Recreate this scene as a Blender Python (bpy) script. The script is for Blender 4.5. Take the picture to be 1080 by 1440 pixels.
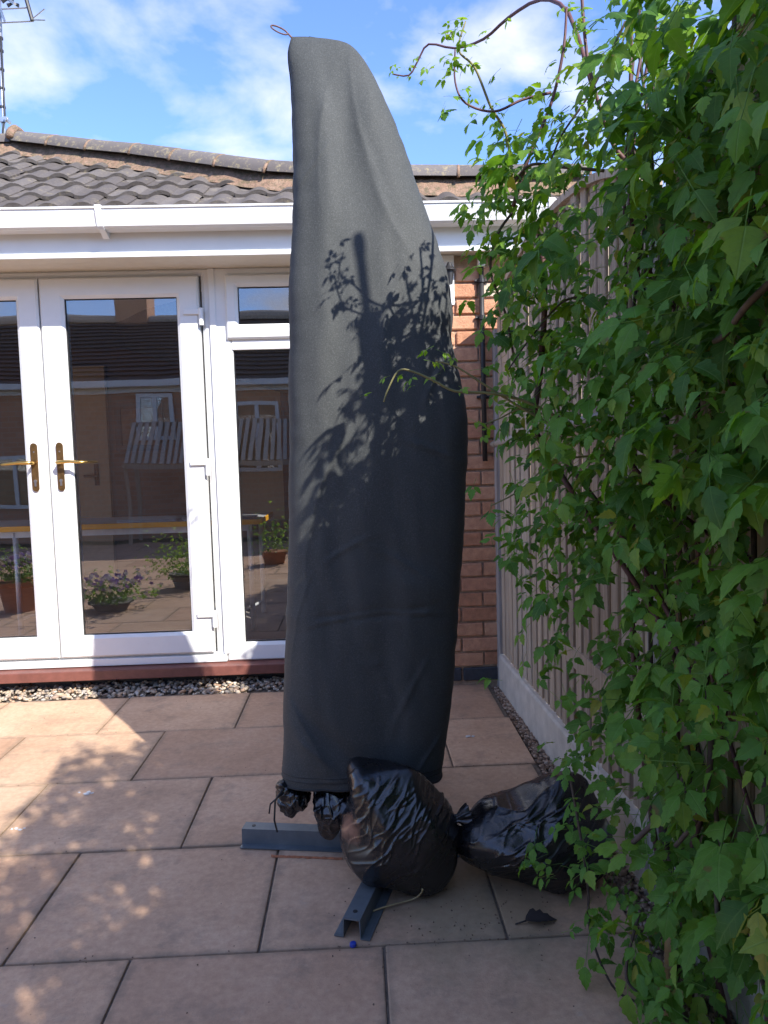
import bpy, bmesh, math, random
import numpy as np
from mathutils import Vector, Matrix, noise as MN
R = math.radians
rnd = random.Random(7)
scene = bpy.context.scene
for o in list(bpy.data.objects): bpy.data.objects.remove(o)
COL = scene.collection

# ------------------------------------------------------------------ camera
CAM_H = 1.166; F_PX = 1040.7
PITCH, YAW, ROLL = -0.0733, 0.0361, -0.0281
def cam_axes():
    f = Vector((math.sin(YAW), math.cos(YAW), 0)); r = Vector((math.cos(YAW), -math.sin(YAW), 0)); u = Vector((0, 0, 1))
    cp, sp = math.cos(PITCH), math.sin(PITCH); f, u = cp*f + sp*u, cp*u - sp*f
    cr, sr = math.cos(ROLL), math.sin(ROLL); r, u = cr*r + sr*u, cr*u - sr*r
    return r, u, f
cr_, cu_, cf_ = cam_axes()
cam = bpy.data.cameras.new('camera'); cam.sensor_fit = 'HORIZONTAL'; cam.sensor_width = 36
cam.lens = 36*F_PX/1080; cam.clip_start = 0.02; cam.clip_end = 800
camo = bpy.data.objects.new('camera', cam); COL.objects.link(camo)
m = Matrix.Identity(4)
for i in range(3):
    m[i][0] = cr_[i]; m[i][1] = cu_[i]; m[i][2] = -cf_[i]
m[2][3] = CAM_H
camo.matrix_world = m
scene.camera = camo

# ------------------------------------------------------------------ world, sun, exposure
SUN_AZ = math.atan2(0.585, -0.811); SUN_EL = R(38)
SKY_STRENGTH = 0.15; SUN_STRENGTH = 2.75; EXPOSURE = 1.74
w = bpy.data.worlds.new('World'); scene.world = w; w.use_nodes = True
nt = w.node_tree; nt.nodes.clear()
def wn(t): return nt.nodes.new(t)
out = wn('ShaderNodeOutputWorld'); bg = wn('ShaderNodeBackground'); sky = wn('ShaderNodeTexSky')
sky.sky_type = 'NISHITA'; sky.sun_disc = False; sky.sun_elevation = SUN_EL; sky.sun_rotation = SUN_AZ
sky.air_density = 1.0; sky.dust_density = 0.2; sky.ozone_density = 3.0
tc = wn('ShaderNodeTexCoord'); sep = wn('ShaderNodeSeparateXYZ'); nt.links.new(tc.outputs['Generated'], sep.inputs[0])
zz = wn('ShaderNodeMath'); zz.operation = 'MAXIMUM'; nt.links.new(sep.outputs['Z'], zz.inputs[0]); zz.inputs[1].default_value = 0.05
za = wn('ShaderNodeMath'); za.operation = 'ADD'; nt.links.new(zz.outputs[0], za.inputs[0]); za.inputs[1].default_value = 0.25
dx = wn('ShaderNodeMath'); dx.operation = 'DIVIDE'; nt.links.new(sep.outputs['X'], dx.inputs[0]); nt.links.new(za.outputs[0], dx.inputs[1])
dy = wn('ShaderNodeMath'); dy.operation = 'DIVIDE'; nt.links.new(sep.outputs['Y'], dy.inputs[0]); nt.links.new(za.outputs[0], dy.inputs[1])
cmb = wn('ShaderNodeCombineXYZ'); nt.links.new(dx.outputs[0], cmb.inputs[0]); nt.links.new(dy.outputs[0], cmb.inputs[1]); cmb.inputs[2].default_value = 1.7
nz = wn('ShaderNodeTexNoise'); nz.inputs['Scale'].default_value = 3.6; nz.inputs['Detail'].default_value = 7; nz.inputs['Roughness'].default_value = 0.52
nz.inputs['Distortion'].default_value = 0.25
nt.links.new(cmb.outputs[0], nz.inputs['Vector'])
cr = wn('ShaderNodeValToRGB'); cr.color_ramp.elements[0].position = 0.47; cr.color_ramp.elements[1].position = 0.72
cr.color_ramp.elements[1].color = (0.85, 0.85, 0.85, 1)
nt.links.new(nz.outputs['Fac'], cr.inputs[0])
mix = wn('ShaderNodeMix'); mix.data_type = 'RGBA'
nt.links.new(cr.outputs[0], mix.inputs['Factor'])
tint = wn('ShaderNodeMix'); tint.data_type = 'RGBA'; tint.blend_type = 'MULTIPLY'; tint.inputs['Factor'].default_value = 1
nt.links.new(sky.outputs[0], tint.inputs['A']); tint.inputs['B'].default_value = (0.50, 0.56, 0.73, 1)
nt.links.new(tint.outputs['Result'], mix.inputs['A']); mix.inputs['B'].default_value = (2.75, 2.7, 2.95, 1)
nt.links.new(mix.outputs['Result'], bg.inputs['Color']); bg.inputs['Strength'].default_value = SKY_STRENGTH
nt.links.new(bg.outputs[0], out.inputs['Surface'])
sl = bpy.data.lights.new('sun', 'SUN'); sl.energy = SUN_STRENGTH; sl.angle = R(0.53); sl.color = (1.0, 0.95, 0.87)
so = bpy.data.objects.new('sun', sl); COL.objects.link(so)
sdir = Vector((0.585*math.cos(SUN_EL), -0.811*math.cos(SUN_EL), math.sin(SUN_EL)))
so.rotation_euler = sdir.to_track_quat('Z', 'Y').to_euler(); so.location = (3, -4, 6)
vs = scene.view_settings; vs.view_transform = 'Standard'; vs.look = 'None'; vs.exposure = EXPOSURE; vs.gamma = 1; vs.use_curve_mapping = False
scene.render.resolution_x = 768; scene.render.resolution_y = 1024

# ------------------------------------------------------------------ materials
def mat(name):
    m = bpy.data.materials.new(name); m.use_nodes = True
    n = m.node_tree; b = n.nodes['Principled BSDF']
    return m, n, b
def lk(n, a, b): n.links.new(a, b)
def node(n, t, **k):
    x = n.nodes.new(t)
    for a, v in k.items():
        if a in x.inputs: x.inputs[a].default_value = v
        else: setattr(x, a, v)
    return x
def ramp(n, src, stops):
    r = n.nodes.new('ShaderNodeValToRGB'); e = r.color_ramp.elements
    while len(e) < len(stops): e.new(0.5)
    for i, (p, c) in enumerate(stops):
        e[i].position = p; e[i].color = (*c, 1) if len(c) == 3 else c
    lk(n, src, r.inputs[0]); return r.outputs[0]
def mixc(n, fac, a, b, blend='MIX'):
    x = n.nodes.new('ShaderNodeMix'); x.data_type = 'RGBA'; x.blend_type = blend
    for s, v in (('Factor', fac), ('A', a), ('B', b)):
        if hasattr(v, 'is_linked'): lk(n, v, x.inputs[s])
        elif s == 'Factor': x.inputs[s].default_value = v
        else: x.inputs[s].default_value = (*v, 1)
    return x.outputs['Result']
def tex(n, scale, detail=4, rough=.5, kind='Object', vec=None, stretch=None, off=None):
    t = n.nodes.new('ShaderNodeTexNoise'); t.inputs['Scale'].default_value = scale; t.inputs['Detail'].default_value = detail; t.inputs['Roughness'].default_value = rough
    if vec is None:
        c = n.nodes.new('ShaderNodeTexCoord'); vec = c.outputs[kind]
        if kind == 'World':
            pass
    if stretch:
        mp = n.nodes.new('ShaderNodeMapping'); mp.inputs['Scale'].default_value = stretch; lk(n, vec, mp.inputs[0]); vec = mp.outputs[0]
    lk(n, vec, t.inputs['Vector']); return t.outputs['Fac']
def wpos(n): return n.nodes.new('ShaderNodeNewGeometry').outputs['Position']
def objrand(n): return n.nodes.new('ShaderNodeObjectInfo').outputs['Random']
def island(n): return n.nodes.new('ShaderNodeNewGeometry').outputs['Random Per Island']
def bump(n, b, h, strength=.3, dist=.01):
    x = n.nodes.new('ShaderNodeBump'); x.inputs['Strength'].default_value = strength; x.inputs['Distance'].default_value = dist
    lk(n, h, x.inputs['Height']); lk(n, x.outputs[0], b.inputs['Normal'])
def math_(n, op, a, b=None):
    x = n.nodes.new('ShaderNodeMath'); x.operation = op
    for i, v in enumerate((a, b)):
        if v is None: continue
        if hasattr(v, 'is_linked'): lk(n, v, x.inputs[i])
        else: x.inputs[i].default_value = v
    return x.outputs[0]

M = {}
def simple(name, col, rough=.5, metal=0, var=.12, scale=30, bmp=0, bscale=200, rnd_=0.0):
    m, n, b = mat(name)
    t = tex(n, scale, 5, .6, vec=wpos(n))
    c = ramp(n, t, [(.3, tuple(x*(1-var) for x in col)), (.7, tuple(min(1, x*(1+var)) for x in col))])
    if rnd_:
        rr = ramp(n, objrand(n), [(0, (1-rnd_,)*3), (1, (1.0,)*3)])
        c = mixc(n, 1.0, c, rr, 'MULTIPLY')
    lk(n, c, b.inputs['Base Color']); b.inputs['Roughness'].default_value = rough; b.inputs['Metallic'].default_value = metal
    if bmp: bump(n, b, tex(n, bscale, 4, .6, vec=wpos(n)), bmp, .004)
    M[name] = m; return m

# paving: buff pink sawn stone, stains, algae round the bags
m, n, b = mat('paving_stone'); p = wpos(n)
big = tex(n, 3.2, 6, .62, vec=p); fine = tex(n, 46, 6, .7, vec=p); spk = tex(n, 330, 2, .6, vec=p)
c = ramp(n, big, [(.25, (.43, .29, .195)), (.5, (.54, .375, .262)), (.75, (.61, .445, .325))])
c = mixc(n, .55, c, ramp(n, fine, [(.3, (.36, .30, .26)), (.7, (.66, .60, .55))]), 'OVERLAY')
c = mixc(n, 1.0, c, ramp(n, objrand(n), [(0, (.78, .73, .70)), (.25, (1.02, .97, .93)), (.5, (.88, .89, .88)), (.75, (1.04, .99, .94)), (1, (.95, .95, .94))]), 'MULTIPLY')
st = tex(n, 7.5, 7, .72, vec=p)
c = mixc(n, ramp(n, st, [(.53, (0, 0, 0)), (.72, (.55, .55, .55))]), c, (.19, .15, .115))
c = mixc(n, ramp(n, spk, [(.66, (0, 0, 0)), (.74, (.45, .45, .45))]), c, (.12, .10, .085))
pale = tex(n, 13, 8, .75, vec=p)
c = mixc(n, ramp(n, pale, [(.60, (0, 0, 0)), (.72, (.35, .35, .35))]), c, (.48, .42, .35))
dist = n.nodes.new('ShaderNodeVectorMath'); dist.operation = 'DISTANCE'; lk(n, p, dist.inputs[0]); dist.inputs[1].default_value = (.30, 1.86, 0)
near = ramp(n, math_(n, 'ADD', dist.outputs['Value'], math_(n, 'MULTIPLY', tex(n, 9, 6, .7, vec=p), .5)), [(.38, (.55, .55, .55)), (.62, (0, 0, 0))])
c = mixc(n, near, c, (.15, .14, .07))
oc = node(n, 'ShaderNodeTexCoord'); so_ = node(n, 'ShaderNodeSeparateXYZ'); lk(n, oc.outputs['Object'], so_.inputs[0])
ed = math_(n, 'MAXIMUM', math_(n, 'MULTIPLY', math_(n, 'ABSOLUTE', so_.outputs[0]), 1/.297), math_(n, 'MULTIPLY', math_(n, 'ABSOLUTE', so_.outputs[1]), 1/.247))
ed = ramp(n, math_(n, 'ADD', math_(n, 'SUBTRACT', ed, .17), math_(n, 'MULTIPLY', tex(n, 17, 6, .7, vec=p), .22)), [(.86, (0, 0, 0)), (.96, (.6, .6, .6))])
c = mixc(n, ed, c, (.17, .135, .095))
lk(n, c, b.inputs['Base Color']); b.inputs['Roughness'].default_value = .78
bump(n, b, math_(n, 'ADD', fine, math_(n, 'MULTIPLY', spk, .5)), .35, .003); M['slab'] = m
simple('bedding', (.15, .12, .095), .95, var=.4, scale=60, bmp=.6, bscale=300)
simple('garden_ground', (.07, .085, .04), .95, var=.5, scale=3)

m, n, b = mat('red_brick'); p = wpos(n)
c = ramp(n, objrand(n), [(0, (.44, .205, .115)), (.35, (.54, .28, .165)), (.7, (.60, .35, .22)), (1, (.50, .24, .145))])
t1 = tex(n, 30, 6, .7, vec=p); t2 = tex(n, 130, 4, .7, vec=p)
c = mixc(n, .7, c, ramp(n, t1, [(.3, (.30, .28, .27)), (.7, (.66, .64, .62))]), 'OVERLAY')
c = mixc(n, ramp(n, t2, [(.6, (0, 0, 0)), (.72, (.5, .5, .5))]), c, (.52, .36, .24))
lk(n, c, b.inputs['Base Color']); b.inputs['Roughness'].default_value = .85
bump(n, b, math_(n, 'ADD', t1, t2), .7, .006); M['brick'] = m
simple('blue_brick', (.045, .05, .062), .6, var=.3, scale=40, bmp=.4, rnd_=.3)
simple('pale_brick', (.55, .43, .33), .85, var=.15, scale=40, bmp=.4)
simple('mortar', (.44, .31, .225), .95, var=.3, scale=50, bmp=.8, bscale=260)
simple('dark_mortar', (.16, .10, .07), .95, var=.4, scale=50, bmp=.8, bscale=260)
m, n, b = mat('white_upvc'); p = wpos(n)
c = ramp(n, tex(n, 6, 6, .6, vec=p), [(.3, (.70, .71, .71)), (.7, (.76, .76, .75))])
c = mixc(n, ramp(n, tex(n, 40, 6, .75, vec=p), [(.62, (0, 0, 0)), (.8, (.35, .35, .35))]), c, (.55, .53, .48))
lk(n, c, b.inputs['Base Color']); b.inputs['Roughness'].default_value = .32; M['upvc'] = m
simple('cream_soffit', (.70, .66, .58), .5, var=.04)
simple('gasket', (.02, .02, .02), .6)
simple('rubber_black', (.018, .018, .02), .5)
simple('brown_sill', (.16, .058, .045), .45, var=.2, scale=20)
m, n, b = mat('polished_brass'); b.inputs['Base Color'].default_value = (.62, .40, .12, 1); b.inputs['Metallic'].default_value = 1; b.inputs['Roughness'].default_value = .28; M['brass'] = m
simple('aged_brass', (.20, .115, .045), .38, .8, var=.25, scale=60)
simple('steel_bright', (.6, .6, .6), .3, 1)
# glazing: thin clear sheet, mirror reflection by Fresnel of a double-glazed unit
m, n, b = mat('window_glass'); n.nodes.remove(b)
o_ = n.nodes['Material Output']; tr = node(n, 'ShaderNodeBsdfTransparent'); tr.inputs[0].default_value = (.97, .98, .975, 1)
gl = node(n, 'ShaderNodeBsdfGlossy'); gl.inputs['Roughness'].default_value = .0; gl.inputs['Color'].default_value = (.95, .97, 1, 1)
bm_ = node(n, 'ShaderNodeBump'); bm_.inputs['Strength'].default_value = .06; bm_.inputs['Distance'].default_value = .02
lk(n, tex(n, 2.3, 1, .3, vec=wpos(n)), bm_.inputs['Height']); lk(n, bm_.outputs[0], gl.inputs['Normal'])
fr = node(n, 'ShaderNodeFresnel'); fr.inputs[0].default_value = 1.5
fa = math_(n, 'MULTIPLY_ADD', fr.outputs[0], 1.3); fa.node.inputs[2].default_value = .15
mx = node(n, 'ShaderNodeMixShader'); lk(n, fa, mx.inputs[0]); lk(n, tr.outputs[0], mx.inputs[1]); lk(n, gl.outputs[0], mx.inputs[2]); lk(n, mx.outputs[0], o_.inputs[0]); M['glass'] = m
# roof
m, n, b = mat('concrete_tile'); p = wpos(n)
c = ramp(n, objrand(n), [(0, (.078, .066, .060)), (.5, (.108, .094, .087)), (1, (.145, .128, .118))])
c = mixc(n, .6, c, ramp(n, tex(n, 60, 6, .7, vec=p), [(.3, (.3, .3, .3)), (.7, (.68, .66, .63))]), 'OVERLAY')
c = mixc(n, ramp(n, tex(n, 24, 7, .8, vec=p), [(.56, (0, 0, 0)), (.67, (.8, .8, .8))]), c, (.24, .20, .12))
lk(n, c, b.inputs['Base Color']); b.inputs['Roughness'].default_value = .75; bump(n, b, tex(n, 160, 4, .7, vec=p), .5, .004); M['tile'] = m
m, n, b = mat('ridge_mortar'); p = wpos(n)
c = ramp(n, tex(n, 22, 6, .7, vec=p), [(.3, (.21, .125, .085)), (.55, (.30, .19, .13)), (.75, (.38, .27, .20))])
c = mixc(n, ramp(n, tex(n, 34, 7, .8, vec=p), [(.47, (0, 0, 0)), (.58, (.85, .85, .85))]), c, (.13, .105, .06))
lk(n, c, b.inputs['Base Color']); b.inputs['Roughness'].default_value = .95; bump(n, b, tex(n, 80, 5, .7, vec=p), .9, .01); M['ridge_mortar'] = m
m, n, b = mat('ridge_tile_concrete'); p = wpos(n)
c = ramp(n, objrand(n), [(0, (.10, .085, .08)), (1, (.15, .132, .124))])
c = mixc(n, ramp(n, tex(n, 26, 7, .8, vec=p), [(.53, (0, 0, 0)), (.63, (.75, .75, .75))]), c, (.33, .27, .15))
lk(n, c, b.inputs['Base Color']); b.inputs['Roughness'].default_value = .8; bump(n, b, tex(n, 120, 5, .7, vec=p), .5, .005); M['ridge'] = m
simple('alu', (.55, .56, .58), .35, .9, var=.15)
# parasol cover: charcoal woven polyester
m, n, b = mat('charcoal_polyester'); p = wpos(n)
wv = tex(n, 300, 2, .7, vec=p); bl = tex(n, 5, 4, .6, vec=p)
c = ramp(n, wv, [(.30, (.044, .047, .047)), (.55, (.066, .070, .070)), (.72, (.115, .121, .120))])
c = mixc(n, .4, c, ramp(n, bl, [(.3, (.052, .056, .056)), (.7, (.074, .078, .078))]))
lk(n, c, b.inputs['Base Color']); b.inputs['Roughness'].default_value = .62; b.inputs['Specular IOR Level'].default_value = .12
bump(n, b, wv, .22, .0015); M['cover'] = m
simple('black_piping', (.012, .012, .013), .6)
simple('cord', (.14, .08, .07), .8, var=.6, scale=260)
# polythene
m, n, b = mat('black_polythene'); p = wpos(n)
big = tex(n, 7, 5, .6, vec=p)
c = ramp(n, big, [(.40, (.006, .006, .008)), (.70, (.011, .011, .012))])
lk(n, c, b.inputs['Base Color']); lk(n, ramp(n, tex(n, 11, 5, .6, vec=p), [(.3, (.17,)*3), (.7, (.36,)*3)]), b.inputs['Roughness'])
b.inputs['Specular IOR Level'].default_value = .85
bump(n, b, math_(n, 'ADD', tex(n, 30, 3, .5, vec=p), math_(n, 'MULTIPLY', tex(n, 90, 3, .6, vec=p), .35)), .16, .010); M['bag'] = m
m, n, b = mat('thin_polythene'); p = wpos(n)
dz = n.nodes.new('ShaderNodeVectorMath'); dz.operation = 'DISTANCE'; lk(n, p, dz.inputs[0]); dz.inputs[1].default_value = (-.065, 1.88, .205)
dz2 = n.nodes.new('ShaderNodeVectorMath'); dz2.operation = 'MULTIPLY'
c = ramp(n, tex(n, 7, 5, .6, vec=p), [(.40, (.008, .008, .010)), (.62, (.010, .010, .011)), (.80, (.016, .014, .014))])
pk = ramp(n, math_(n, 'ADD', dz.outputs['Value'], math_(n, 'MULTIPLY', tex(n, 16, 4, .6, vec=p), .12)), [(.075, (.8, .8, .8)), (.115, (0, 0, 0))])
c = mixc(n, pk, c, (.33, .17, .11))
lk(n, c, b.inputs['Base Color']); lk(n, ramp(n, tex(n, 11, 5, .6, vec=p), [(.3, (.17,)*3), (.7, (.38,)*3)]), b.inputs['Roughness'])
b.inputs['Specular IOR Level'].default_value = .85
bump(n, b, math_(n, 'ADD', tex(n, 30, 3, .5, vec=p), math_(n, 'MULTIPLY', tex(n, 90, 3, .6, vec=p), .35)), .14, .010); M['thin_bag'] = m
# steel base
m, n, b = mat('grey_steel'); p = wpos(n)
c = ramp(n, tex(n, 18, 6, .65, vec=p), [(.3, (.115, .140, .160)), (.7, (.18, .205, .222))])
c = mixc(n, ramp(n, tex(n, 70, 6, .8, vec=p), [(.62, (0, 0, 0)), (.72, (.6, .6, .6))]), c, (.14, .10, .075))
lk(n, c, b.inputs['Base Color']); b.inputs['Metallic'].default_value = .35; b.inputs['Roughness'].default_value = .42; M['steel'] = m
simple('rust', (.40, .15, .07), .9, var=.4, scale=90, bmp=.6)
# timber
def timber(name, c0, c1, c2):
    m, n, b = mat(name); p = wpos(n)
    rr = objrand(n); cm = n.nodes.new('ShaderNodeCombineXYZ'); lk(n, math_(n, 'MULTIPLY', rr, 37.0), cm.inputs[2])
    av = n.nodes.new('ShaderNodeVectorMath'); av.operation = 'ADD'; lk(n, p, av.inputs[0]); lk(n, cm.outputs[0], av.inputs[1])
    g = tex(n, 1, 7, .68, vec=av.outputs[0], stretch=(95, 95, 3.2)); k = tex(n, 1, 4, .6, vec=av.outputs[0], stretch=(16, 16, 5))
    c = ramp(n, g, [(.28, c0), (.5, c1), (.74, c2)])
    c = mixc(n, 1.0, c, ramp(n, rr, [(0, (.72, .70, .70)), (.5, (1, .97, .95)), (1, (.9, .92, .95))]), 'MULTIPLY')
    c = mixc(n, ramp(n, k, [(.62, (0, 0, 0)), (.78, (.6, .6, .6))]), c, tuple(x*.45 for x in c0))
    lk(n, c, b.inputs['Base Color']); b.inputs['Roughness'].default_value = .85; bump(n, b, g, .6, .004); M[name] = m
timber('fence_wood', (.27, .20, .14), (.43, .35, .265), (.55, .475, .385))
timber('grey_post', (.22, .19, .17), (.36, .325, .30), (.48, .45, .42))
simple('concrete', (.52, .475, .42), .9, var=.16, scale=14, bmp=.5)
m, n, b = mat('pebbles_pale')
c = ramp(n, island(n), [(0, (.44, .34, .24)), (.25, (.32, .265, .205)), (.45, (.54, .45, .34)), (.65, (.40, .24, .145)), (.8, (.21, .185, .165)), (1, (.58, .52, .44))])
lk(n, c, b.inputs['Base Color']); b.inputs['Roughness'].default_value = .7; bump(n, b, tex(n, 150, 3, .6, vec=wpos(n)), .3, .003); M['pebble'] = m
m, n, b = mat('pebbles_brown')
c = ramp(n, island(n), [(0, (.27, .17, .11)), (.3, (.18, .12, .085)), (.6, (.35, .25, .18)), (1, (.42, .33, .26))])
lk(n, c, b.inputs['Base Color']); b.inputs['Roughness'].default_value = .8; M['pebble_b'] = m
# foliage
def leafmat(name, stops, rough=.45, trans=.42, island_=False):
    m, n, b = mat(name); o_ = n.nodes['Material Output']; p = wpos(n)
    src = island(n) if island_ else objrand(n)
    c = ramp(n, src, stops)
    c = mixc(n, .5, c, ramp(n, tex(n, 60, 4, .6, vec=p), [(.3, (.36, .38, .34)), (.7, (.62, .64, .58))]), 'OVERLAY')
    at = node(n, 'ShaderNodeAttribute'); at.attribute_name = 'lf'; sx = node(n, 'ShaderNodeSeparateXYZ'); lk(n, at.outputs['Vector'], sx.inputs[0])
    side = math_(n, 'ABSOLUTE', math_(n, 'SINE', math_(n, 'MULTIPLY', math_(n, 'SUBTRACT', sx.outputs[0], math_(n, 'MULTIPLY', sx.outputs[1], .75)), 19.0)))
    vein = math_(n, 'MAXIMUM', ramp(n, sx.outputs[1], [(.0, (1, 1, 1)), (.022, (0, 0, 0))]), ramp(n, side, [(.05, (.55, .55, .55)), (.16, (0, 0, 0))]))
    c = mixc(n, math_(n, 'MULTIPLY', vein, .45), c, (.20, .33, .11))
    brown = ramp(n, math_(n, 'ADD', math_(n, 'MULTIPLY', sx.outputs[1], .9), tex(n, 26, 3, .6, vec=p)), [(.80, (0, 0, 0)), (.90, (.8, .8, .8))])
    c = mixc(n, brown, c, (.17, .11, .04))
    lk(n, c, b.inputs['Base Color']); b.inputs['Roughness'].default_value = rough; b.inputs['Specular IOR Level'].default_value = .25
    t = node(n, 'ShaderNodeBsdfTranslucent'); lk(n, mixc(n, 1.0, c, (1.9, 1.75, .5), 'MULTIPLY'), t.inputs[0])
    mx = node(n, 'ShaderNodeMixShader'); mx.inputs[0].default_value = trans
    lk(n, b.outputs[0], mx.inputs[1]); lk(n, t.outputs[0], mx.inputs[2]); lk(n, mx.outputs[0], o_.inputs[0]); 
    bump(n, b, math_(n, 'SUBTRACT', math_(n, 'MULTIPLY', tex(n, 90, 4, .6, vec=p), .6), math_(n, 'MULTIPLY', vein, .5)), .5, .003)
    M[name] = m
GREEN = [(0, (.055, .135, .026)), (.22, (.085, .195, .033)), (.45, (.125, .270, .040)), (.65, (.100, .230, .045)), (.88, (.15, .29, .045)), (.96, (.20, .31, .05)), (1, (.34, .30, .06))]
leafmat('leaf', GREEN); leafmat('leaf_stuff', GREEN, island_=True)
leafmat('sunlit_young_leaf', [(0, (.13, .25, .03)), (.6, (.18, .33, .04)), (1, (.26, .38, .055))], island_=True)  # young and upper leaves: sunlight painted in as a lighter yellow-green
simple('vine_purple', (.105, .042, .045), .6, var=.35, scale=40)
simple('vine_brown', (.075, .052, .042), .75, var=.4, scale=40)
simple('vine_green', (.19, .17, .065), .6, var=.2)
simple('bamboo', (.36, .22, .11), .6, var=.25, scale=25)
simple('dead_leaf', (.030, .022, .020), .8, var=.4)
simple('straw', (.40, .31, .16), .8)
simple('blue_plastic', (.02, .05, .35), .4)
# interior
simple('room_wall', (.15, .10, .07), .9, var=.05)
simple('room_floor', (.30, .27, .25), .6, var=.15, scale=8)
simple('cream_door', (.42, .31, .18), .6, var=.06)
simple('dark_wood', (.045, .025, .018), .45, var=.3)
simple('orange_edge', (.85, .42, .02), .4, var=.05)
simple('table_grey', (.60, .63, .66), .4, .3, var=.1)
simple('paper', (.6, .6, .6), .8, var=.1)
simple('curtain', (.32, .31, .33), .9)
simple('picture', (.22, .13, .07), .6, var=.4, scale=8)
simple('terracotta', (.42, .17, .08), .85, var=.2)
simple('canopy_tan', (.50, .42, .34), .85, var=.2)
simple('render_grey', (.22, .20, .185), .95, var=.25, scale=90, bmp=.6)
m, n, b = mat('petal'); lk(n, ramp(n, island(n), [(0, (.22, .12, .5)), (.4, (.32, .22, .62)), (.55, (.75, .75, .8)), (1, (.8, .8, .78))]), b.inputs['Base Color']); M['petal'] = m

m, n, b = mat('far_brick'); bt = node(n, 'ShaderNodeTexBrick'); mp = node(n, 'ShaderNodeMapping'); mp.inputs['Rotation'].default_value = (R(-90), 0, 0); lk(n, wpos(n), mp.inputs[0]); lk(n, mp.outputs[0], bt.inputs['Vector'])
bt.inputs['Color1'].default_value = (.56, .30, .19, 1); bt.inputs['Color2'].default_value = (.45, .22, .13, 1); bt.inputs['Mortar'].default_value = (.42, .33, .25, 1)
bt.inputs['Scale'].default_value = 1.0; bt.inputs['Brick Width'].default_value = .225; bt.inputs['Row Height'].default_value = .075; bt.inputs['Mortar Size'].default_value = .008
lk(n, bt.outputs[0], b.inputs['Base Color']); b.inputs['Roughness'].default_value = .9; M['far_brick'] = m

# ------------------------------------------------------------------ helpers
WL = {}
class G:
    def __init__(s): s.v = []; s.f = []
    def box(s, a, b):
        i = len(s.v); x0, y0, z0 = a; x1, y1, z1 = b
        s.v += [(x0, y0, z0), (x1, y0, z0), (x1, y1, z0), (x0, y1, z0), (x0, y0, z1), (x1, y0, z1), (x1, y1, z1), (x0, y1, z1)]
        s.f += [tuple(i+k for k in q) for q in ((0, 3, 2, 1), (4, 5, 6, 7), (0, 1, 5, 4), (1, 2, 6, 5), (2, 3, 7, 6), (3, 0, 4, 7))]; return s
    def tube(s, pts, r, seg=8, cap=True):
        pts = [Vector(p) for p in pts]; n = len(pts); rs = r if isinstance(r, (list, tuple)) else [r]*n
        up = None; i0 = len(s.v)
        for k, p in enumerate(pts):
            d = (pts[min(k+1, n-1)] - pts[max(k-1, 0)]).normalized()
            if up is None:
                up = Vector((0, 0, 1)) if abs(d.z) < .9 else Vector((1, 0, 0))
            a = d.cross(up).normalized(); up = a.cross(d).normalized()
            for j in range(seg):
                t = 2*math.pi*j/seg; q = p + (a*math.cos(t) + up*math.sin(t))*rs[k]; s.v.append(tuple(q))
        for k in range(n-1):
            for j in range(seg):
                a = i0+k*seg+j; b = i0+k*seg+(j+1) % seg; s.f.append((a, b, b+seg, a+seg))
        if cap:
            s.f.append(tuple(i0+j for j in range(seg-1, -1, -1))); s.f.append(tuple(i0+(n-1)*seg+j for j in range(seg)))
        return s
    def extrude(s, prof, a, b):
        """profile: list of (u,w) -> points at a + u*U + w*Z, extruded to b; closed polygon prism"""
        a = Vector(a); b = Vector(b); d = (b-a).normalized(); U = Vector((d.y, -d.x, 0)).normalized() if abs(d.z) < .9 else Vector((1, 0, 0)); W = U.cross(d)*1.0
        if W.z < 0: W = -W
        i = len(s.v); k = len(prof)
        for P in (a, b):
            for u, w_ in prof: s.v.append(tuple(P + U*u + W*w_))
        for j in range(k): s.f.append((i+j, i+(j+1) % k, i+k+(j+1) % k, i+k+j))
        s.f.append(tuple(i+j for j in range(k-1, -1, -1))); s.f.append(tuple(i+k+j for j in range(k))); return s
    def add(s, v, f, mtx=None):
        i = len(s.v)
        s.v += [tuple(mtx @ Vector(q)) if mtx else tuple(q) for q in v]; s.f += [tuple(i+k for k in q) for q in f]; return s
    def mesh(s, name, m=None, smooth=False, bevel=0, seg=2):
        me = bpy.data.meshes.new(name); me.from_pydata(s.v, [], s.f)
        bm = bmesh.new(); bm.from_mesh(me)
        if bevel:
            bmesh.ops.bevel(bm, geom=[e for e in bm.edges if len(e.link_faces) == 2 and e.calc_face_angle(0) > .5], offset=bevel, segments=seg, affect='EDGES', profile=.6)
        bmesh.ops.recalc_face_normals(bm, faces=bm.faces)
        bm.to_mesh(me); bm.free(); me.update()
        if m: me.materials.append(M[m])
        if smooth:
            for p in me.polygons: p.use_smooth = True
        return me
def place(o, parent):
    if parent is not None:
        o.parent = parent; o.matrix_parent_inverse = Matrix.Translation(-WL[parent.name])
def obj(name, me, parent=None, loc=None, rot=None, scale=None, mtx=None):
    o = bpy.data.objects.new(name, me); COL.objects.link(o)
    if loc is not None: o.location = loc
    if rot is not None: o.rotation_euler = rot
    if scale is not None: o.scale = scale
    if mtx is not None: o.matrix_basis = mtx
    # children of an offset or rotated piece are never used, so only the translation is kept
    WL[o.name] = Vector(o.matrix_basis.translation) if mtx is not None else Vector(o.location)
    place(o, parent); return o
def part(name, g, m, parent=None, smooth=False, bevel=0, seg=2):
    return obj(name, g.mesh(name, m, smooth, bevel, seg), parent)
def tag(o, label=None, cat=None, group=None, kind=None):
    if label: o['label'] = label
    if cat: o['category'] = cat
    if group: o['group'] = group
    if kind: o['kind'] = kind
    return o
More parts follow.
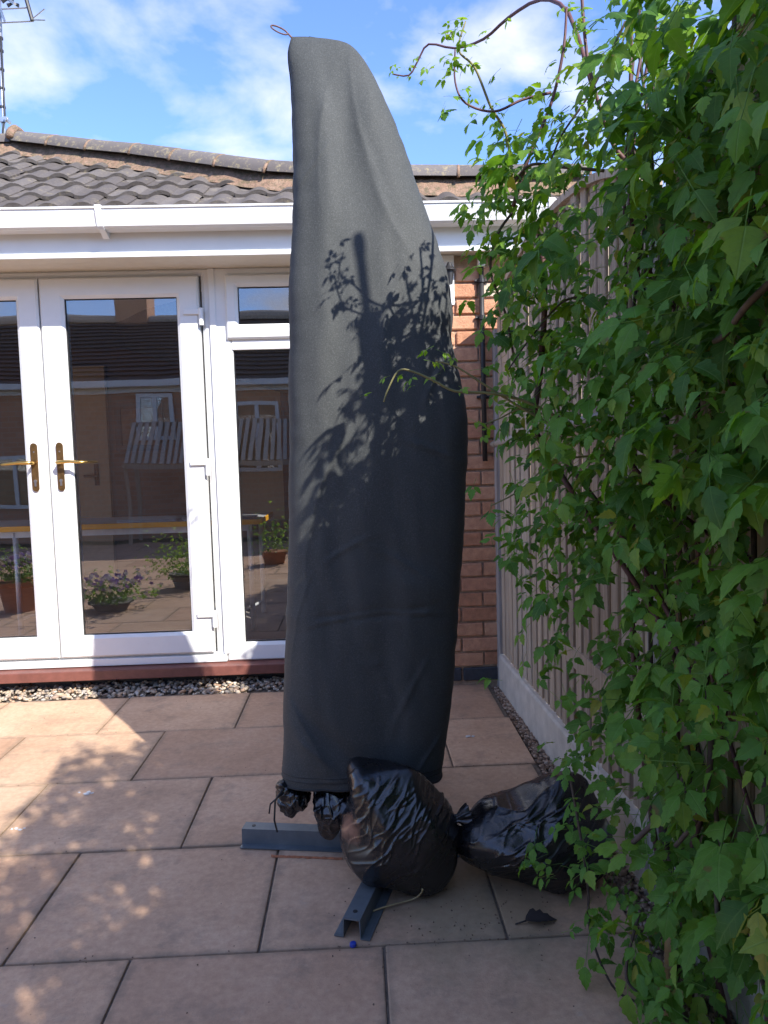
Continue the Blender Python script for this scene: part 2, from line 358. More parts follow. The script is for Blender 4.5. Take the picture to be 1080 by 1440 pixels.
def thing(name, loc, label, cat, group=None):
    o = obj(name, None, None, loc); o.empty_display_size = .1
    return tag(o, label, cat, group)
def smooth_angle(me, ang=40):
    for p in me.polygons: p.use_smooth = True
    try: me.set_sharp_from_angle(angle=R(ang))
    except Exception: pass
def interp(tab, x):
    if x <= tab[0][0]: return tab[0][1]
    for (a, va), (b, vb) in zip(tab, tab[1:]):
        if x <= b: 
            t = (x-a)/(b-a); return va+(vb-va)*t
    return tab[-1][1]
def sint(tab, x):     # smooth (Catmull-Rom) interpolation
    n = len(tab)
    if x <= tab[0][0]: return tab[0][1]
    if x >= tab[-1][0]: return tab[-1][1]
    for i in range(n-1):
        if x <= tab[i+1][0]:
            (x0, y0), (x1, y1) = tab[i], tab[i+1]; h = x1-x0; t = (x-x0)/h
            m0 = (tab[i+1][1]-tab[max(i-1, 0)][1])/(tab[i+1][0]-tab[max(i-1, 0)][0]); m1 = (tab[min(i+2, n-1)][1]-tab[i][1])/(tab[min(i+2, n-1)][0]-tab[i][0])
            return (2*t**3-3*t*t+1)*y0 + (t**3-2*t*t+t)*h*m0 + (-2*t**3+3*t*t)*y1 + (t**3-t*t)*h*m1

# ------------------------------------------------------------------ ground and patio
g = G(); g.v = [(-200, -200, -.06), (200, -200, -.06), (200, 200, -.06), (-200, 200, -.06)]; g.f = [(0, 1, 2, 3)]
tag(part('ground', g, 'garden_ground'), kind='structure')
PX0, PY0, SW, SD, GAP = -.868, 1.695, .60, .50, .0058
PEDGE = .648
patio = part('patio', G().box((-5.2, -3.3, -.05), (PEDGE, PY0+4*SD-.002, -.008)), 'bedding'); tag(patio, kind='structure')
def slabmesh(w_, d_, seed):
    r = random.Random(seed); b = G().box((-w_/2, -d_/2, -.036), (w_/2, d_/2, 0)); me = b.mesh('paving_slab', 'slab', bevel=.004, seg=2); return me
SL = [slabmesh(SW-GAP, SD-GAP, i) for i in range(3)]
for k in range(-10, 4):
    off = 0 if k % 2 == 0 else .5
    yc = PY0+SD*(k+.5)
    for i in range(-7, 5):
        x0 = PX0+SW*(i+off); x1 = x0+SW
        if x0 > PEDGE-.03: continue
        rot = (rnd.gauss(0, .0016), rnd.gauss(0, .0016), rnd.gauss(0, .0012)); z = rnd.uniform(-.0015, .0015)
        if x1 > PEDGE+.01:
            me = slabmesh(PEDGE-x0-GAP, SD-GAP, i); x1 = PEDGE
        else: me = SL[rnd.randrange(3)]
        obj('paving_slab', me, patio, ((x0+x1)/2, yc, z), rot)

def pebbles(name, n_, fx, r0, r1, m, seed, zf):
    r = random.Random(seed); g = G()
    bm = bmesh.new(); bmesh.ops.create_icosphere(bm, subdivisions=1, radius=1); V = [v.co.copy() for v in bm.verts]; Fc = [[v.index for v in f.verts] for f in bm.faces]; bm.free()
    for _ in range(n_):
        x, y = fx(r); s = r.uniform(r0, r1)*(1.5 if r.random() < .1 else 1)
        mt = Matrix.Translation((x, y, zf(r, x, y))) @ Matrix.Rotation(r.uniform(0, 6.3), 4, 'Z') @ Matrix.Rotation(r.gauss(0, .5), 4, 'X') @ Matrix.Diagonal((s*r.uniform(.9, 1.6), s*r.uniform(.7, 1.1), s*r.uniform(.45, .75), 1))
        jv = [v*r.uniform(.82, 1.15) for v in V]; g.add(jv, Fc, mt)
    o = part(name, g, m, smooth=True); tag(o, kind='stuff'); return o
WY = 3.83            # face of the door frames
g = G().box((-5.2, PY0+4*SD, -.05), (.44, WY+.12, -.012)); tag(part('gravel_bed', g, 'bedding'), kind='structure')
o = pebbles('gravel', 2300, lambda r: (r.uniform(-3.0, .43), r.uniform(3.705, 3.90)), .006, .0135, 'pebble', 3, lambda r, x, y: r.uniform(-.012, .010)+(y-3.70)*.09)
tag(o, 'pale pebbles filling the strip below the patio doors', 'gravel')
g = G().box((PEDGE+.004, -3.3, -.05), (.80, 3.66, -.022)); tag(part('gravel_edge_bed', g, 'bedding'), kind='structure')
o = pebbles('gravel', 2600, lambda r: (lambda y: (r.uniform(PEDGE+.008, .690+(3.7-y)*.0286), y))(r.uniform(1.0, 3.66)), .004, .009, 'pebble_b', 4, lambda r, x, y: r.uniform(-.022, -.006))
tag(o, 'small brown gravel between the paving and the concrete fence base', 'gravel')

# ------------------------------------------------------------------ the bungalow
house = thing('bungalow', (-.8, WY, 0), 'brick bungalow with white patio doors, white gutter and grey tiled roof', 'house')
PF = 3.682           # face of the brick pier
pier = part('wall', G().box((.40, PF+.008, -.03), (2.4, PF+.24, 2.16)), 'mortar', house)
BR = []
for L in (.215, .1025):
    for s in range(3):
        r = random.Random(s+int(L*1000)); g = G().box((-L/2, -.008, -.0325), (L/2, .10, .0325)); me = g.mesh('brick', 'brick', bevel=.004, seg=1)
        for v in me.vertices: v.co += Vector((r.uniform(-1, 1), r.uniform(-1, 1), r.uniform(-1, 1)))*.0016
        BR.append(me)
BB = G().box((-.1075, -.008, -.0325), (.1075, .10, .0325)).mesh('brick', 'blue_brick', bevel=.004, seg=1)
BP = G().box((-.1075, -.008, -.0325), (.1075, .10, .0325)).mesh('brick', 'pale_brick', bevel=.004, seg=1)
CH = .0766
for c in range(27):
    z = .055+CH*c; off = (.0, .1125)[c % 2]
    x = .29+off
    while x < 1.30:
        a = x+.1075
        if a-.1075 > .395:
            me = BB if c == 0 else (BP if (c == 25 and .6 < a < .85) else BR[rnd.randrange(3)])
            obj('brick', me, pier, (a, PF+rnd.gauss(0, .0012), z+rnd.gauss(0, .0008)), (0, 0, rnd.gauss(0, .004)))
        elif a+.1075 > .42:
            cut = a+.1075-.40
            me = G().box((-cut/2, -.008, -.0325), (cut/2, .10, .0325)).mesh('brick', 'blue_brick' if c == 0 else 'brick', bevel=.004, seg=1)
            obj('brick', me, pier, (.40+cut/2, PF+.0005, z))
        x += .225
# low wall under the sill
low = part('plinth', G().box((-5.2, WY+.062, -.03), (.40, WY+.25, .075)), 'dark_mortar', house)
x = -4.0
while x < .28:
    obj('brick', BB, low, (x+.1075, WY+.058, .036+rnd.gauss(0, .001)), (0, 0, rnd.gauss(0, .006))); x += .2265
# rest of the house shell
part('side_wall', G().box((-5.2, WY+.02, .08), (-3.32, WY+.25, 2.14)).box((2.2, WY+.3, 0), (2.4, 7, 2.14)).box((-5.2, WY+.26, 0), (-5.0, 7.2, 2.14)), 'mortar', house)
part('ceiling', G().box((-5.2, WY+.08, 2.30), (2.4, 7.2, 2.36)).box((-5.2, WY+.06, 2.145), (.44, WY+.16, 2.36)), 'cream_soffit', house)
part('room_floor', G().box((-4.99, WY+.08, .02), (2.19, 7.19, .135)), 'room_floor', house)
part('room_wall', G().box((-4.99, 6.4, .14), (2.19, 6.5, 2.29)).box((-.10, WY+.30, .14), (0, 6.39, 2.29)).box((-3.4, WY+.26, .14), (-3.3, 6.39, 2.29)), 'room_wall', house)
# inner door seen through the glass
idr = part('inner_door', G().box((-2.62, 6.34, .14), (-2.08, 6.39, 2.0)), 'cream_door', house, bevel=.004)
part('handle', G().tube([(-2.18, 6.30, 1.08), (-2.28, 6.30, 1.08)], .011).box((-2.20, 6.32, 1.0), (-2.165, 6.338, 1.18)), 'aged_brass', idr, True)

# upvc profiles ---------------------------------------------------------------
def frame_ring(name, x0, x1, z0, z1, wl, wr, wb, wt, y0, y1, parent, bead=True, bev=.007):
    """rectangular uPVC frame of four mitred lengths with a chamfered glazing edge"""
    g = G(); o = [(x0, z0), (x1, z0), (x1, z1), (x0, z1)]; i = [(x0+wl, z0+wb), (x1-wr, z0+wb), (x1-wr, z1-wt), (x0+wl, z1-wt)]
    bv = bev; o2 = [(x0+bv, z0+bv), (x1-bv, z0+bv), (x1-bv, z1-bv), (x0+bv, z1-bv)]
    c = .016; i2 = [(x0+wl-c, z0+wb-c), (x1-wr+c, z0+wb-c), (x1-wr+c, z1-wt+c), (x0+wl-c, z1-wt+c)]
    rings = [(o, y1), (o, y0+bv), (o2, y0), (i2, y0), (i, y0+.012), (i, y1)]
    for r_, y in rings:
        for (x, z) in r_: g.v.append((x, y, z))
    for k in range(len(rings)-1):
        for j in range(4):
            a = k*4+j; b = k*4+(j+1) % 4; g.f.append((a, b, b+4, a+4))
    k = (len(rings)-1)*4
    for j in range(4): g.f.append((j, k+j, k+(j+1) % 4, (j+1) % 4))
    return part(name, g, 'upvc', parent, bevel=0)
def pane(x0, x1, z0, z1, y, parent):
    gk = G()
    for a, b in (((x0-.004, y-.006, z0-.004), (x0+.004, y+.004, z1+.004)), ((x1-.004, y-.006, z0-.004), (x1+.004, y+.004, z1+.004)), ((x0+.004, y-.006, z0-.004), (x1-.004, y+.004, z0+.004)), ((x0+.004, y-.006, z1-.004), (x1-.004, y+.004, z1+.004))): gk.box(a, b)
    part('gasket', gk, 'gasket', parent)
    g = G(); g.v = [(x0-.008, y, z0-.008), (x1+.008, y, z0-.008), (x1+.008, y, z1+.008), (x0-.008, y, z1+.008)]; g.f = [(0, 1, 2, 3)]
    g.box((x0-.008, y+.020, z0-.008), (x1+.008, y+.024, z1+.008)); g.f = g.f[:1]; g.v = g.v[:4]
    part('pane', g, 'glass', parent)
frame = frame_ring('door_frame', -2.40, -.700, .128, 2.142, .055, .055, .045, .035, WY+.012, WY+.075, house)
def leaf_door(x0, x1, side):
    d = frame_ring('patio_door', x0, x1, .178, 2.104, .118, .110, .114, .102, WY-.012, WY+.06, house, bev=.009)
    pane(x0+.118, x1-.110, .292, 2.002, WY+.014, d)
    hx = x0+.060 if side > 0 else x1-.060
    y = WY-.012
    g = G(); pr = []
    for k in range(24):
        t = 2*math.pi*k/24; pr.append((hx+.0155*math.cos(t), 1.166+(.105 if math.sin(t) >= 0 else -.105)+.0155*math.sin(t)))
    g.v = [(a, y-.009, b) for a, b in pr]+[(a, y+.001, b) for a, b in pr]; g.f = [tuple(range(24))]+[(k, (k+1) % 24, 24+(k+1) % 24, 24+k) for k in range(24)]
    part('handle_plate', g, 'aged_brass', d, bevel=.002)
    s = side
    part('lever', G().tube([(hx, y-.006, 1.188), (hx, y-.048, 1.188), (hx+s*.012, y-.055, 1.189), (hx+s*.06, y-.055, 1.191), (hx+s*.11, y-.053, 1.187), (hx+s*.148, y-.048, 1.184)], [.010, .009, .0095, .0085, .0075, .0055], 10), 'brass', d, True)
    part('lock_cylinder', G().tube([(hx, y-.013, 1.096), (hx, y-.008, 1.096)], .0085, 10).box((hx-.0048, y-.0125, 1.070), (hx+.0048, y-.008, 1.094)), 'steel_bright', d)
    part('screw', G().tube([(hx, y-.011, 1.243), (hx, y-.008, 1.243)], .004, 8), 'steel_bright', d)
    return d
dR = leaf_door(-1.553, -.766, 1); dL = leaf_door(-2.345, -1.561, -1)
for z in (1.905, 1.150, .365):
    xh = -.766
    part('hinge', G().box((xh-.075, WY-.026, z+.004), (xh+.002, WY-.0125, z+.030)).tube([(xh+.012, WY-.020, z-.05), (xh+.012, WY-.020, z+.036)], .0125, 12), 'upvc', dR, bevel=.003)
for z in (1.905, 1.150, .365):
    part('hinge', G().box((-2.347, WY-.026, z+.004), (-2.27, WY-.0125, z+.030)).tube([(-2.357, WY-.020, z-.05), (-2.357, WY-.020, z+.036)], .0125, 12), 'upvc', dL, bevel=.003)
part('drip_rail', G().box((-2.398, WY-.004, .128), (-.702, WY+.011, .166)), 'upvc', house, bevel=.004)
# side light with top-hung vent
win = frame_ring('window', -.699, -.10, .128, 2.142, .092, .055, .094, .042, WY+.004, WY+.070, house)
pane(-.607, -.155, .222, 1.730, WY+.030, win)
part('transom', G().box((-.612, WY+.006, 1.733), (-.150, WY+.068, 1.790)), 'upvc', win, bevel=.006)
vent = frame_ring('vent_sash', -.632, -.130, 1.784, 2.104, .062, .062, .074, .060, WY-.016, WY+.045, house, bev=.009)
pane(-.570, -.192, 1.858, 2.044, WY+.012, vent)
win2 = frame_ring('window', -.099, .438, .128, 2.142, .055, .09, .094, .10, WY+.004, WY+.070, house)
pane(-.044, .348, .222, 2.042, WY+.030, win2)
part('coupling_post', G().box((-.716, WY-.002, .168), (-.684, WY+.010, 2.140)), 'upvc', house, bevel=.004)
part('sill', G().extrude([(-.0, .0), (.088, .0), (.088, .050), (-.0, .060)], (-5.0, WY+.035, .068), (.44, WY+.035, .068)), 'brown_sill', house, bevel=.004)
part('corner_trim', G().box((.441, PF-.022, 1.90), (.506, PF+.006, 2.138)).box((.441, PF+.0065, .13), (.452, WY+.07, 2.138)), 'upvc', house, bevel=.003)
# eaves
FY = 3.555
part('soffit', G().box((-5.2, FY+.0205, 2.141), (2.4, WY+.055, 2.152)), 'cream_soffit', house)
part('fascia', G().box((-5.2, FY, 2.130), (2.4, FY+.020, 2.31)), 'upvc', house, bevel=.003)
part('fascia_lip', G().box((-5.2, FY-.0075, 2.126), (2.4, FY-.0005, 2.150)), 'upvc', house, bevel=.003)
gp = [(0, .085), (0, .012), (.022, 0), (.082, 0), (.094, .008), (.098, .022), (.112, .060), (.113, .078), (.120, .080), (.120, .088), (.106, .088), (.104, .064), (.090, .026), (.086, .011), (.024, .006), (.006, .018), (.006, .085)]
part('gutter', G().extrude([(a, b_) for a, b_ in gp], (-5.2, FY-.001, 2.232), (2.4, FY-.001, 2.232)), 'upvc', house)
for x in (-2.40, -1.115, .93):
    bp = [(-.001, .088), (-.001, .00), (.020, -.028), (.060, -.010), (.088, -.004), (.099, .006), (.104, .022), (.117, .060), (.124, .084), (.124, .093), (.100, .093), (.100, .088), (.112, .078), (.110, .060), (.096, .022), (.09, .004), (.03, -.001)]
    part('gutter_bracket', G().extrude(bp, (x-.014, FY-.0012, 2.232), (x+.014, FY-.0012, 2.232)), 'upvc', house)
# roof ----------------------------------------------------------------------
RP = R(31.5); EY, EZ = 3.475, 2.335
def rz(y): return EZ + (y-EY)*math.tan(RP)
HIP = [(-5.4, 4.64), (-1.95, 4.62), (-1.50, 4.38), (-1.11, 4.21), (-.683, 3.952), (-.286, 3.745), (.05, 3.675), (.378, 3.640), (.614, 3.622), (2.4, 3.60)]
def hipy(x): return sint(HIP, x) if x > -1.95 else interp(HIP, x)
g = G(); xs = [-5.2+i*.1 for i in range(77)]
for x in xs: g.v += [(x, EY-.01, rz(EY-.01)-.020), (x, hipy(x)+.03, rz(hipy(x)+.03)-.010), (x, hipy(x)+1.8, rz(hipy(x))-.9), (x, EY-.01, EZ-.06)]
for i in range(76):
    a = i*4; g.f += [(a, a+4, a+5, a+1), (a+1, a+5, a+6, a+2), (a+3, a+7, a+4, a)]
roof = part('roof', g, 'tile', house)
TW, TG = .150, .205
def tilemesh(seed):
    r = random.Random(seed); g = G(); n_ = 10; L = .285; rows = [0, .5, 1]
    def prof(t):      # low pan then high roll
        return .004+.015*max(0, math.sin(math.pi*min(1, max(0, (t-.42)/.58))))**.8 - .006*math.sin(math.pi*min(1, t/.42))
    for top in (1, 0):
        for k in rows:
            for i in range(n_+1):
                t = i/n_; g.v.append(((t-.5)*TW*1.04, k*L, prof(t)+(.0 if top else -.018)))
    W_ = n_+1
    for k in range(2):
        for i in range(n_): a = k*W_+i; g.f.append((a, a+1, a+1+W_, a+W_))
    B0 = 3*W_
    for i in range(n_): g.f.append((i, B0+i, B0+i+1, i+1))
    g.f.append((0, W_, B0+W_, B0)); g.f.append((n_, B0+n_, B0+W_+n_, W_+n_))
    me = g.mesh('roof_tile', 'tile'); smooth_angle(me, 35); return me
TM = [tilemesh(i) for i in range(3)]
for k in range(11):
    for i in range(-22, 24):
        x = i*TW - .02+.012*(k % 2)
        s = k*TG; y = EY-.028+s*math.cos(RP); 
        fs = min(1, (hipy(x)-y+.035)/.244)
        if fs < .15: continue
        if x < -3.2 or x > 2.2 or (k > 0 and x > .9): continue
        z = rz(y)+.006
        mt = Matrix.Translation((x+rnd.gauss(0, .002), y+rnd.gauss(0, .004), z+rnd.gauss(0, .002))) @ Matrix.Rotation(RP-R(4.6)+rnd.gauss(0, .010), 4, 'X') @ Matrix.Rotation(rnd.gauss(0, .012), 4, 'Y') @ Matrix.Rotation(rnd.gauss(0, .012), 4, 'Z') @ Matrix.Diagonal((1, fs, 1, 1))
        obj('roof_tile', TM[rnd.randrange(3)], roof, mtx=mt)
# bedding mortar and ridge tiles along the hip
def hp(x): y = hipy(x); return Vector((x, y, rz(y)))
g = G(); xs = [-3.4+i*.03 for i in range(int(4.6/.03))]
for i, x in enumerate(xs):
    p = hp(x); w1 = MN.noise(Vector((x*9, 1, 2)))*.012; w2 = MN.noise(Vector((x*25, 5, 2)))*.006
    g.v += [(p.x, p.y-.100+w1, p.z-.058), (p.x, p.y-.070+w1, p.z-.020+w2), (p.x, p.y-.035, p.z+.052+w2), (p.x, p.y+.06, p.z+.06)]
    if i:
        a = (i-1)*4
        for j in range(3): g.f.append((a+j, a+4+j, a+5+j, a+1+j))
part('ridge_mortar', g, 'ridge_mortar', roof, True)
def ridge_tile(pa, pb):
    g = G(); d = (pb-pa).normalized(); side = Vector((d.y, -d.x, 0)).normalized(); up = side.cross(d); up = up if up.z > 0 else -up
    n_ = 12; r0, r1 = .086, .076
    for rr in (r0, r1):
        for P in (pa, pb):
            for k in range(n_+1):
                t = math.pi*k/n_; g.v.append(tuple(P+up*(.018+rr*.88*math.sin(t))+side*(rr*math.cos(t))))
    W_ = n_+1
    for k in range(n_):
        g.f.append((k, k+1, W_+k+1, W_+k)); g.f.append((2*W_+k, 3*W_+k, 3*W_+k+1, 2*W_+k+1)); g.f.append((k, 2*W_+k, 2*W_+k+1, k+1)); g.f.append((W_+k, W_+k+1, 3*W_+k+1, 3*W_+k))
    me = g.mesh('ridge_tile', 'ridge'); smooth_angle(me, 40); return obj('ridge_tile', me, roof)
x = -1.93; first = True
joints = []
while x < 1.1:
    # step of about 0.30 m along the hip
    x2 = x
    while (hp(x2)-hp(x)).length < .305: x2 += .004
    a, b = hp(x), hp(x2); dd = (b-a).normalized()
    ridge_tile(a+Vector((0, .01, .025))+dd*.004, b+Vector((0, .01, .025+rnd.gauss(0, .002)))-dd*.006); joints.append(b); x = x2
x = -1.97
while x > -3.3:
    ridge_tile(Vector((x, 4.65, rz(4.62)+.02)), Vector((x-.30, 4.65, rz(4.62)+.02))); x -= .31
for b in joints+[hp(-1.95)]:
    e = hp(b.x+.05)-hp(b.x-.05); e.normalize(); big = b.x < -1.94
    side = Vector((e.y, -e.x, 0)).normalized(); up = side.cross(e); up = up if up.z > 0 else -up
    P = Vector((b.x, b.y+.01, b.z+.025)); pts = [P+up*(.012+.0762*math.sin(t)+(.014 if big else 0))+side*(.0865*math.cos(t)) for t in [math.pi*k/12 for k in range(13)]]
    part('mortar_joint', G().tube(pts, .026 if big else .008, 6), 'ridge_mortar', roof, True)
# black waste conduit on the pier
pipe = part('conduit', G().tube([(.637, PF-.030, 2.105), (.638, PF-.030, 1.6), (.640, PF-.030, 1.135)], .0125, 12), 'rubber_black', house, True)
part('conduit_cap', G().box((.620, PF-.048, 2.075), (.655, PF-.009, 2.139)), 'cream_soffit', pipe, bevel=.004)
for z in (2.012, 1.835, 1.45):
    part('pipe_clip', G().tube([(.606, PF-.018, z), (.672, PF-.018, z)], .0075, 8).tube([(.638, PF-.030, z-.010), (.638, PF-.030, z+.010)], .017, 12).box((.612, PF-.016, z-.006), (.664, PF-.0085, z+.006)), 'rubber_black', pipe)
# lantern at the corner
la = thing('wall_light', (.475, PF-.03, 1.95), 'small black lamp on white trim behind the cover', 'wall light')
part('bracket', G().box((.466, PF-.030, 2.03), (.484, PF-.0225, 2.075)).tube([(.475, PF-.03, 2.06), (.475, PF-.085, 2.068)], .006, 8), 'rubber_black', la)
part('lamp_shade', G().tube([(.475, PF-.085, 2.088), (.475, PF-.085, 2.068), (.475, PF-.085, 2.050), (.475, PF-.085, 2.048)], [.008, .018, .034, .034], 14), 'rubber_black', la)
part('lamp_body', G().tube([(.475, PF-.085, 2.047), (.475, PF-.085, 1.985)], [.022, .014], 12), 'rubber_black', la)

# TV aerial ------------------------------------------------------------------
ax, ay = -2.285, 5.2
ae = thing('tv_aerial', (ax, ay, 3.25), 'metal TV aerial on a thin mast above the roof ridge', 'aerial')
part('mast', G().tube([(ax, ay, 3.1), (ax+.01, ay, 3.55), (ax+.03, ay, 4.30)], .0145, 10), 'alu', ae, True)
for z in (3.56, 3.68, 3.80, 3.92, 4.0):
    part('cable_tie', G().tube([(ax+.01+(z-3.55)*.026, ay, z-.006), (ax+.01+(z-3.55)*.026, ay, z+.008)], .019, 10), 'rubber_black', ae)
part('mast_clamp', G().box((ax-.03, ay-.035, 3.455), (ax+.055, ay-.018, 3.485)).tube([(ax+.042, ay-.05, 3.47), (ax+.042, ay+.02, 3.47)], .012, 8), 'alu', ae)
part('cable', G().tube([(ax+.035, ay-.02, 4.0), (ax+.03, ay-.02, 3.6), (ax+.035, ay-.03, 3.5), (ax+.015, ay-.03, 3.4), (ax, ay-.03, 3.25)], .006, 6), 'rubber_black', ae, True)
for (xa, za, xb, zb, nm, mm, rr) in ((-2.30, 4.40, -2.215, 4.095, 'frame_bar', 'alu', .008), (-2.105, 4.40, -2.035, 4.095, 'frame_bar', 'rubber_black', .013)):
    part(nm, G().tube([(xa, ay-.03, za), (xb, ay-.03, zb)], rr, 8), mm, ae)
for k in range(4):
    z = 4.085+k*.085; x0 = -2.45; x1 = -2.03-k*.02
    part('reflector_rod', G().tube([(x0, ay-.02, z-.006), (x1, ay-.02, z+.012)], .0045, 6), 'alu', ae)
for k in range(4):
    x = -2.10-k*.045; z = 4.12+k*.042
    part('director', G().tube([(x-.035, ay-.16+k*.03, z-.006), (x, ay-.16+k*.03, z+.008), (x+.035, ay-.16+k*.03, z-.006)], [.012, .006, .012], 6), 'rubber_black', ae)
part('boom', G().tube([(-2.07, ay-.20, 4.10), (-2.30, ay+.02, 4.32)], .009, 8), 'alu', ae)
for d_ in ((.10, .05), (.10, -.02)):
    part('director_rod', G().tube([(-2.04, ay-.03, 4.10), (-2.04+d_[0], ay-.06, 4.10+d_[1])], .004, 6), 'alu', ae)

# ------------------------------------------------------------------ covered cantilever parasol
pc = (.085, 2.14)
par = thing('parasol', (pc[0], pc[1], 0), 'tall folded garden parasol under a charcoal cover on a steel cross base', 'parasol')
LEFT = [(.215, -.235), (.27, -.243), (.41, -.236), (.62, -.222), (.80, -.208), (1.0, -.196), (1.26, -.186), (1.5, -.178), (1.70, -.168), (1.879, -.153), (2.0, -.148), (2.12, -.147), (2.22, -.148), (2.30, -.152), (2.343, -.140)]
RIGHT = [(.215, .215), (.27, .228), (.41, .252), (.62, .276), (.8, .292), (1.0, .308), (1.208, .321), (1.331, .316), (1.43, .294), (1.494, .279), (1.56, .287), (1.66, .276), (1.75, .253), (1.834, .225), (1.95, .188), (2.069, .150), (2.19, .100), (2.26, .066), (2.305, .034), (2.326, .004), (2.337, -.045), (2.343, -.095)]
HD = [(.215, .150), (.4, .160), (.8, .170), (1.2, .172), (1.6, .150), (1.9, .112), (2.1, .080), (2.25, .046), (2.315, .022), (2.343, .004)]
NZ, NA = 300, 190
CREASE = [(.06, .742, .03, .26, .005, .015), (-.17, .44, -1.05, .15, .007, .016), (-.12, .34, -.75, .12, .007, .013), (.20, .36, .9, .13, .007, .013), (.12, .88, -.55, .16, .009, .010), (-.02, .93, .5, .10, .007, .008),
          (.25, 1.42, 1.0, .14, .008, .016), (.22, 1.18, -.4, .12, .009, .010), (-.12, 1.02, 1.3, .30, .010, .009), (-.07, 2.05, 1.45, .26, .010, .005), (.03, 2.10, 1.75, .24, .010, .006), (.09, 1.86, 1.95, .26, .012, .006),
          (-.10, 1.95, .9, .12, .006, .008), (.04, .60, -1.2, .16, .009, .008), (.12, .50, 1.1, .15, .008, .009), (-.19, .66, 1.4, .22, .006, .012), (-.05, .28, .05, .14, .006, .009), (.10, 1.55, 1.3, .2, .012, .007)]
g = G(); z0, z1 = .248, 2.343
YC = 2.165
for i in range(NZ+1):
    t = i/NZ; z = z0+(z1-z0)*t
    xl, xr = sint(LEFT, z), sint(RIGHT, z); cx = (xl+xr)/2; hw = (xr-xl)/2; hd = sint(HD, z)
    for j in range(NA):
        a = 2*math.pi*j/NA; ca, sa = math.cos(a), math.sin(a); e = .50
        x = cx+hw*math.copysign(abs(ca)**(e+.18), ca); y = YC+hd*math.copysign(abs(sa)**e, sa)
        u = (x-cx)/max(hw, .02)
        fade = min(1, (1-t)*9)
        edge = max(0, 1-abs(u)**4)
        # long hanging folds, soft buckles, a packing crease and diagonal pulls towards the hem
        f = .010*MN.noise(Vector((x*11-z*.9, z*.9, 3.1 if sa < 0 else 9)))+.013*MN.noise(Vector((x*5+z*2.0, z*2.6, 7.7)))*(1-t)
        f += .0045*MN.noise(Vector((x*26+z*3, z*5.5, 1.3)))
        f += -.012*math.exp(-((x-(-.075+.02*math.sin(z*4)))/.035)**2)*max(0, min(1, (z-1.2)/.5))*fade
        f += .009*math.exp(-((x-(.015-(z-2)*.10))/.05)**2)*max(0, min(1, (z-1.4)/.4))
        f += .010*math.exp(-((z-(.735+.06*(x-.0)+.03*u*u))/.007)**2)*max(0,1-((x-.05)/.21)**2)*.45
        f -= .010*math.exp(-((z-(.83-.25*abs(x-.10)))/.05)**2)*math.exp(-((x-.18)/.12)**2)
        # pulls near the bottom corners
        f -= .020*math.exp(-(((x+.16)*.8+(z-.38)*.55)/.030)**2)*math.exp(-((z-.36)/.15)**2)
        f += .014*math.exp(-(((x+.10)*.8+(z-.40)*.75)/.028)**2)*math.exp(-((z-.36)/.13)**2)
        f += .012*math.exp(-(((x-.22)*.9-(z-.30)*.5)/.03)**2)*math.exp(-((z-.32)/.12)**2)
        f -= .016*math.exp(-(((x-.30)*1.0-(z-1.28)*.35)/.03)**2)*math.exp(-((z-1.36)/.14)**2)
        if sa < 0:
            for (qx, qz, qa, ql, qw, qh) in CREASE:
                ex_, ez_ = x-qx, z-qz; al = ex_*math.cos(qa)+ez_*math.sin(qa); pe = -ex_*math.sin(qa)+ez_*math.cos(qa)+al*al*.6
                if abs(al) < ql and abs(pe) < .08: f -= qh*(math.exp(-abs(pe)/qw)-.45*math.exp(-(pe/(3*qw))**2))*(1-(al/ql)**2)
        y += (f if sa < 0 else -f)*fade*edge*.85
        x += (.004*MN.noise(Vector((z*7, 4, ca))) + .0025*MN.noise(Vector((z*24, 8, ca))))*fade
        zz_ = z
        if t < .25: zz_ += (1-t/.25)*(-.016*u*u*1.0+.006*MN.noise(Vector((x*9, y*9, 0)))+(.012 if sa < 0 else 0)*0)
        g.v.append((x, y, zz_))
for i in range(NZ):
    for j in range(NA):
        a = i*NA+j; b = i*NA+(j+1) % NA; g.f.append((a, b, b+NA, a+NA))
g.f.append(tuple(NZ*NA+j for j in range(NA)))
VC = g.v
cov = part('cover', g, 'cover', par, True)
# inner skin so the hem has thickness, hem binding, side seam piping and hanging loop
g2 = G()
for i in range(0, 40, 3):
    for j in range(NA):
        x, y, z = VC[i*NA+j]; cx = .02; g2.v.append((cx+(x-cx)*.975, YC+(y-YC)*.965, z+.002))
k_ = len(range(0, 40, 3))
for i in range(k_-1):
    for j in range(NA): a = i*NA+j; b = i*NA+(j+1) % NA; g2.f.append((a, a+NA, b+NA, b))
part('cover_lining', g2, 'black_piping', cov, True)
part('hem', G().tube([VC[j] for j in range(NA)]+[VC[0]], .0032, 6, False), 'black_piping', cov, True)
jl = NA//2
for zr in (3, 5):
    part('hem_stitch', G().tube([Vector(VC[zr*NA+j]) for j in range(NA)]+[Vector(VC[zr*NA])], .0013, 4, False), 'black_piping', cov, True)
part('seam_piping', G().tube([Vector(VC[i*NA+jl])+Vector((-.001, 0, 0)) for i in range(0, NZ+1, 2)]+[VC[NZ*NA+j] for j in range(jl, 0, -3)], .0026, 6), 'black_piping', cov, True)
part('seam_piping', G().tube([Vector(VC[i*NA])+Vector((.001, 0, 0)) for i in range(0, NZ+1, 2)], .0022, 6), 'black_piping', cov, True)
lp = []
for k in range(25):
    t = 2*math.pi*k/24; lp.append(Vector((-.176, 2.163, 2.362))+Vector((.87, 0, -.42))*(-.026*math.cos(t))+Vector((.4, .15, .88))*(.0075*math.sin(t)))
part('hanging_loop', G().tube(lp, .0022, 6, False).tube([(-.152, 2.163, 2.352), (-.138, 2.165, 2.338)], .0024, 6), 'cord', cov, True)
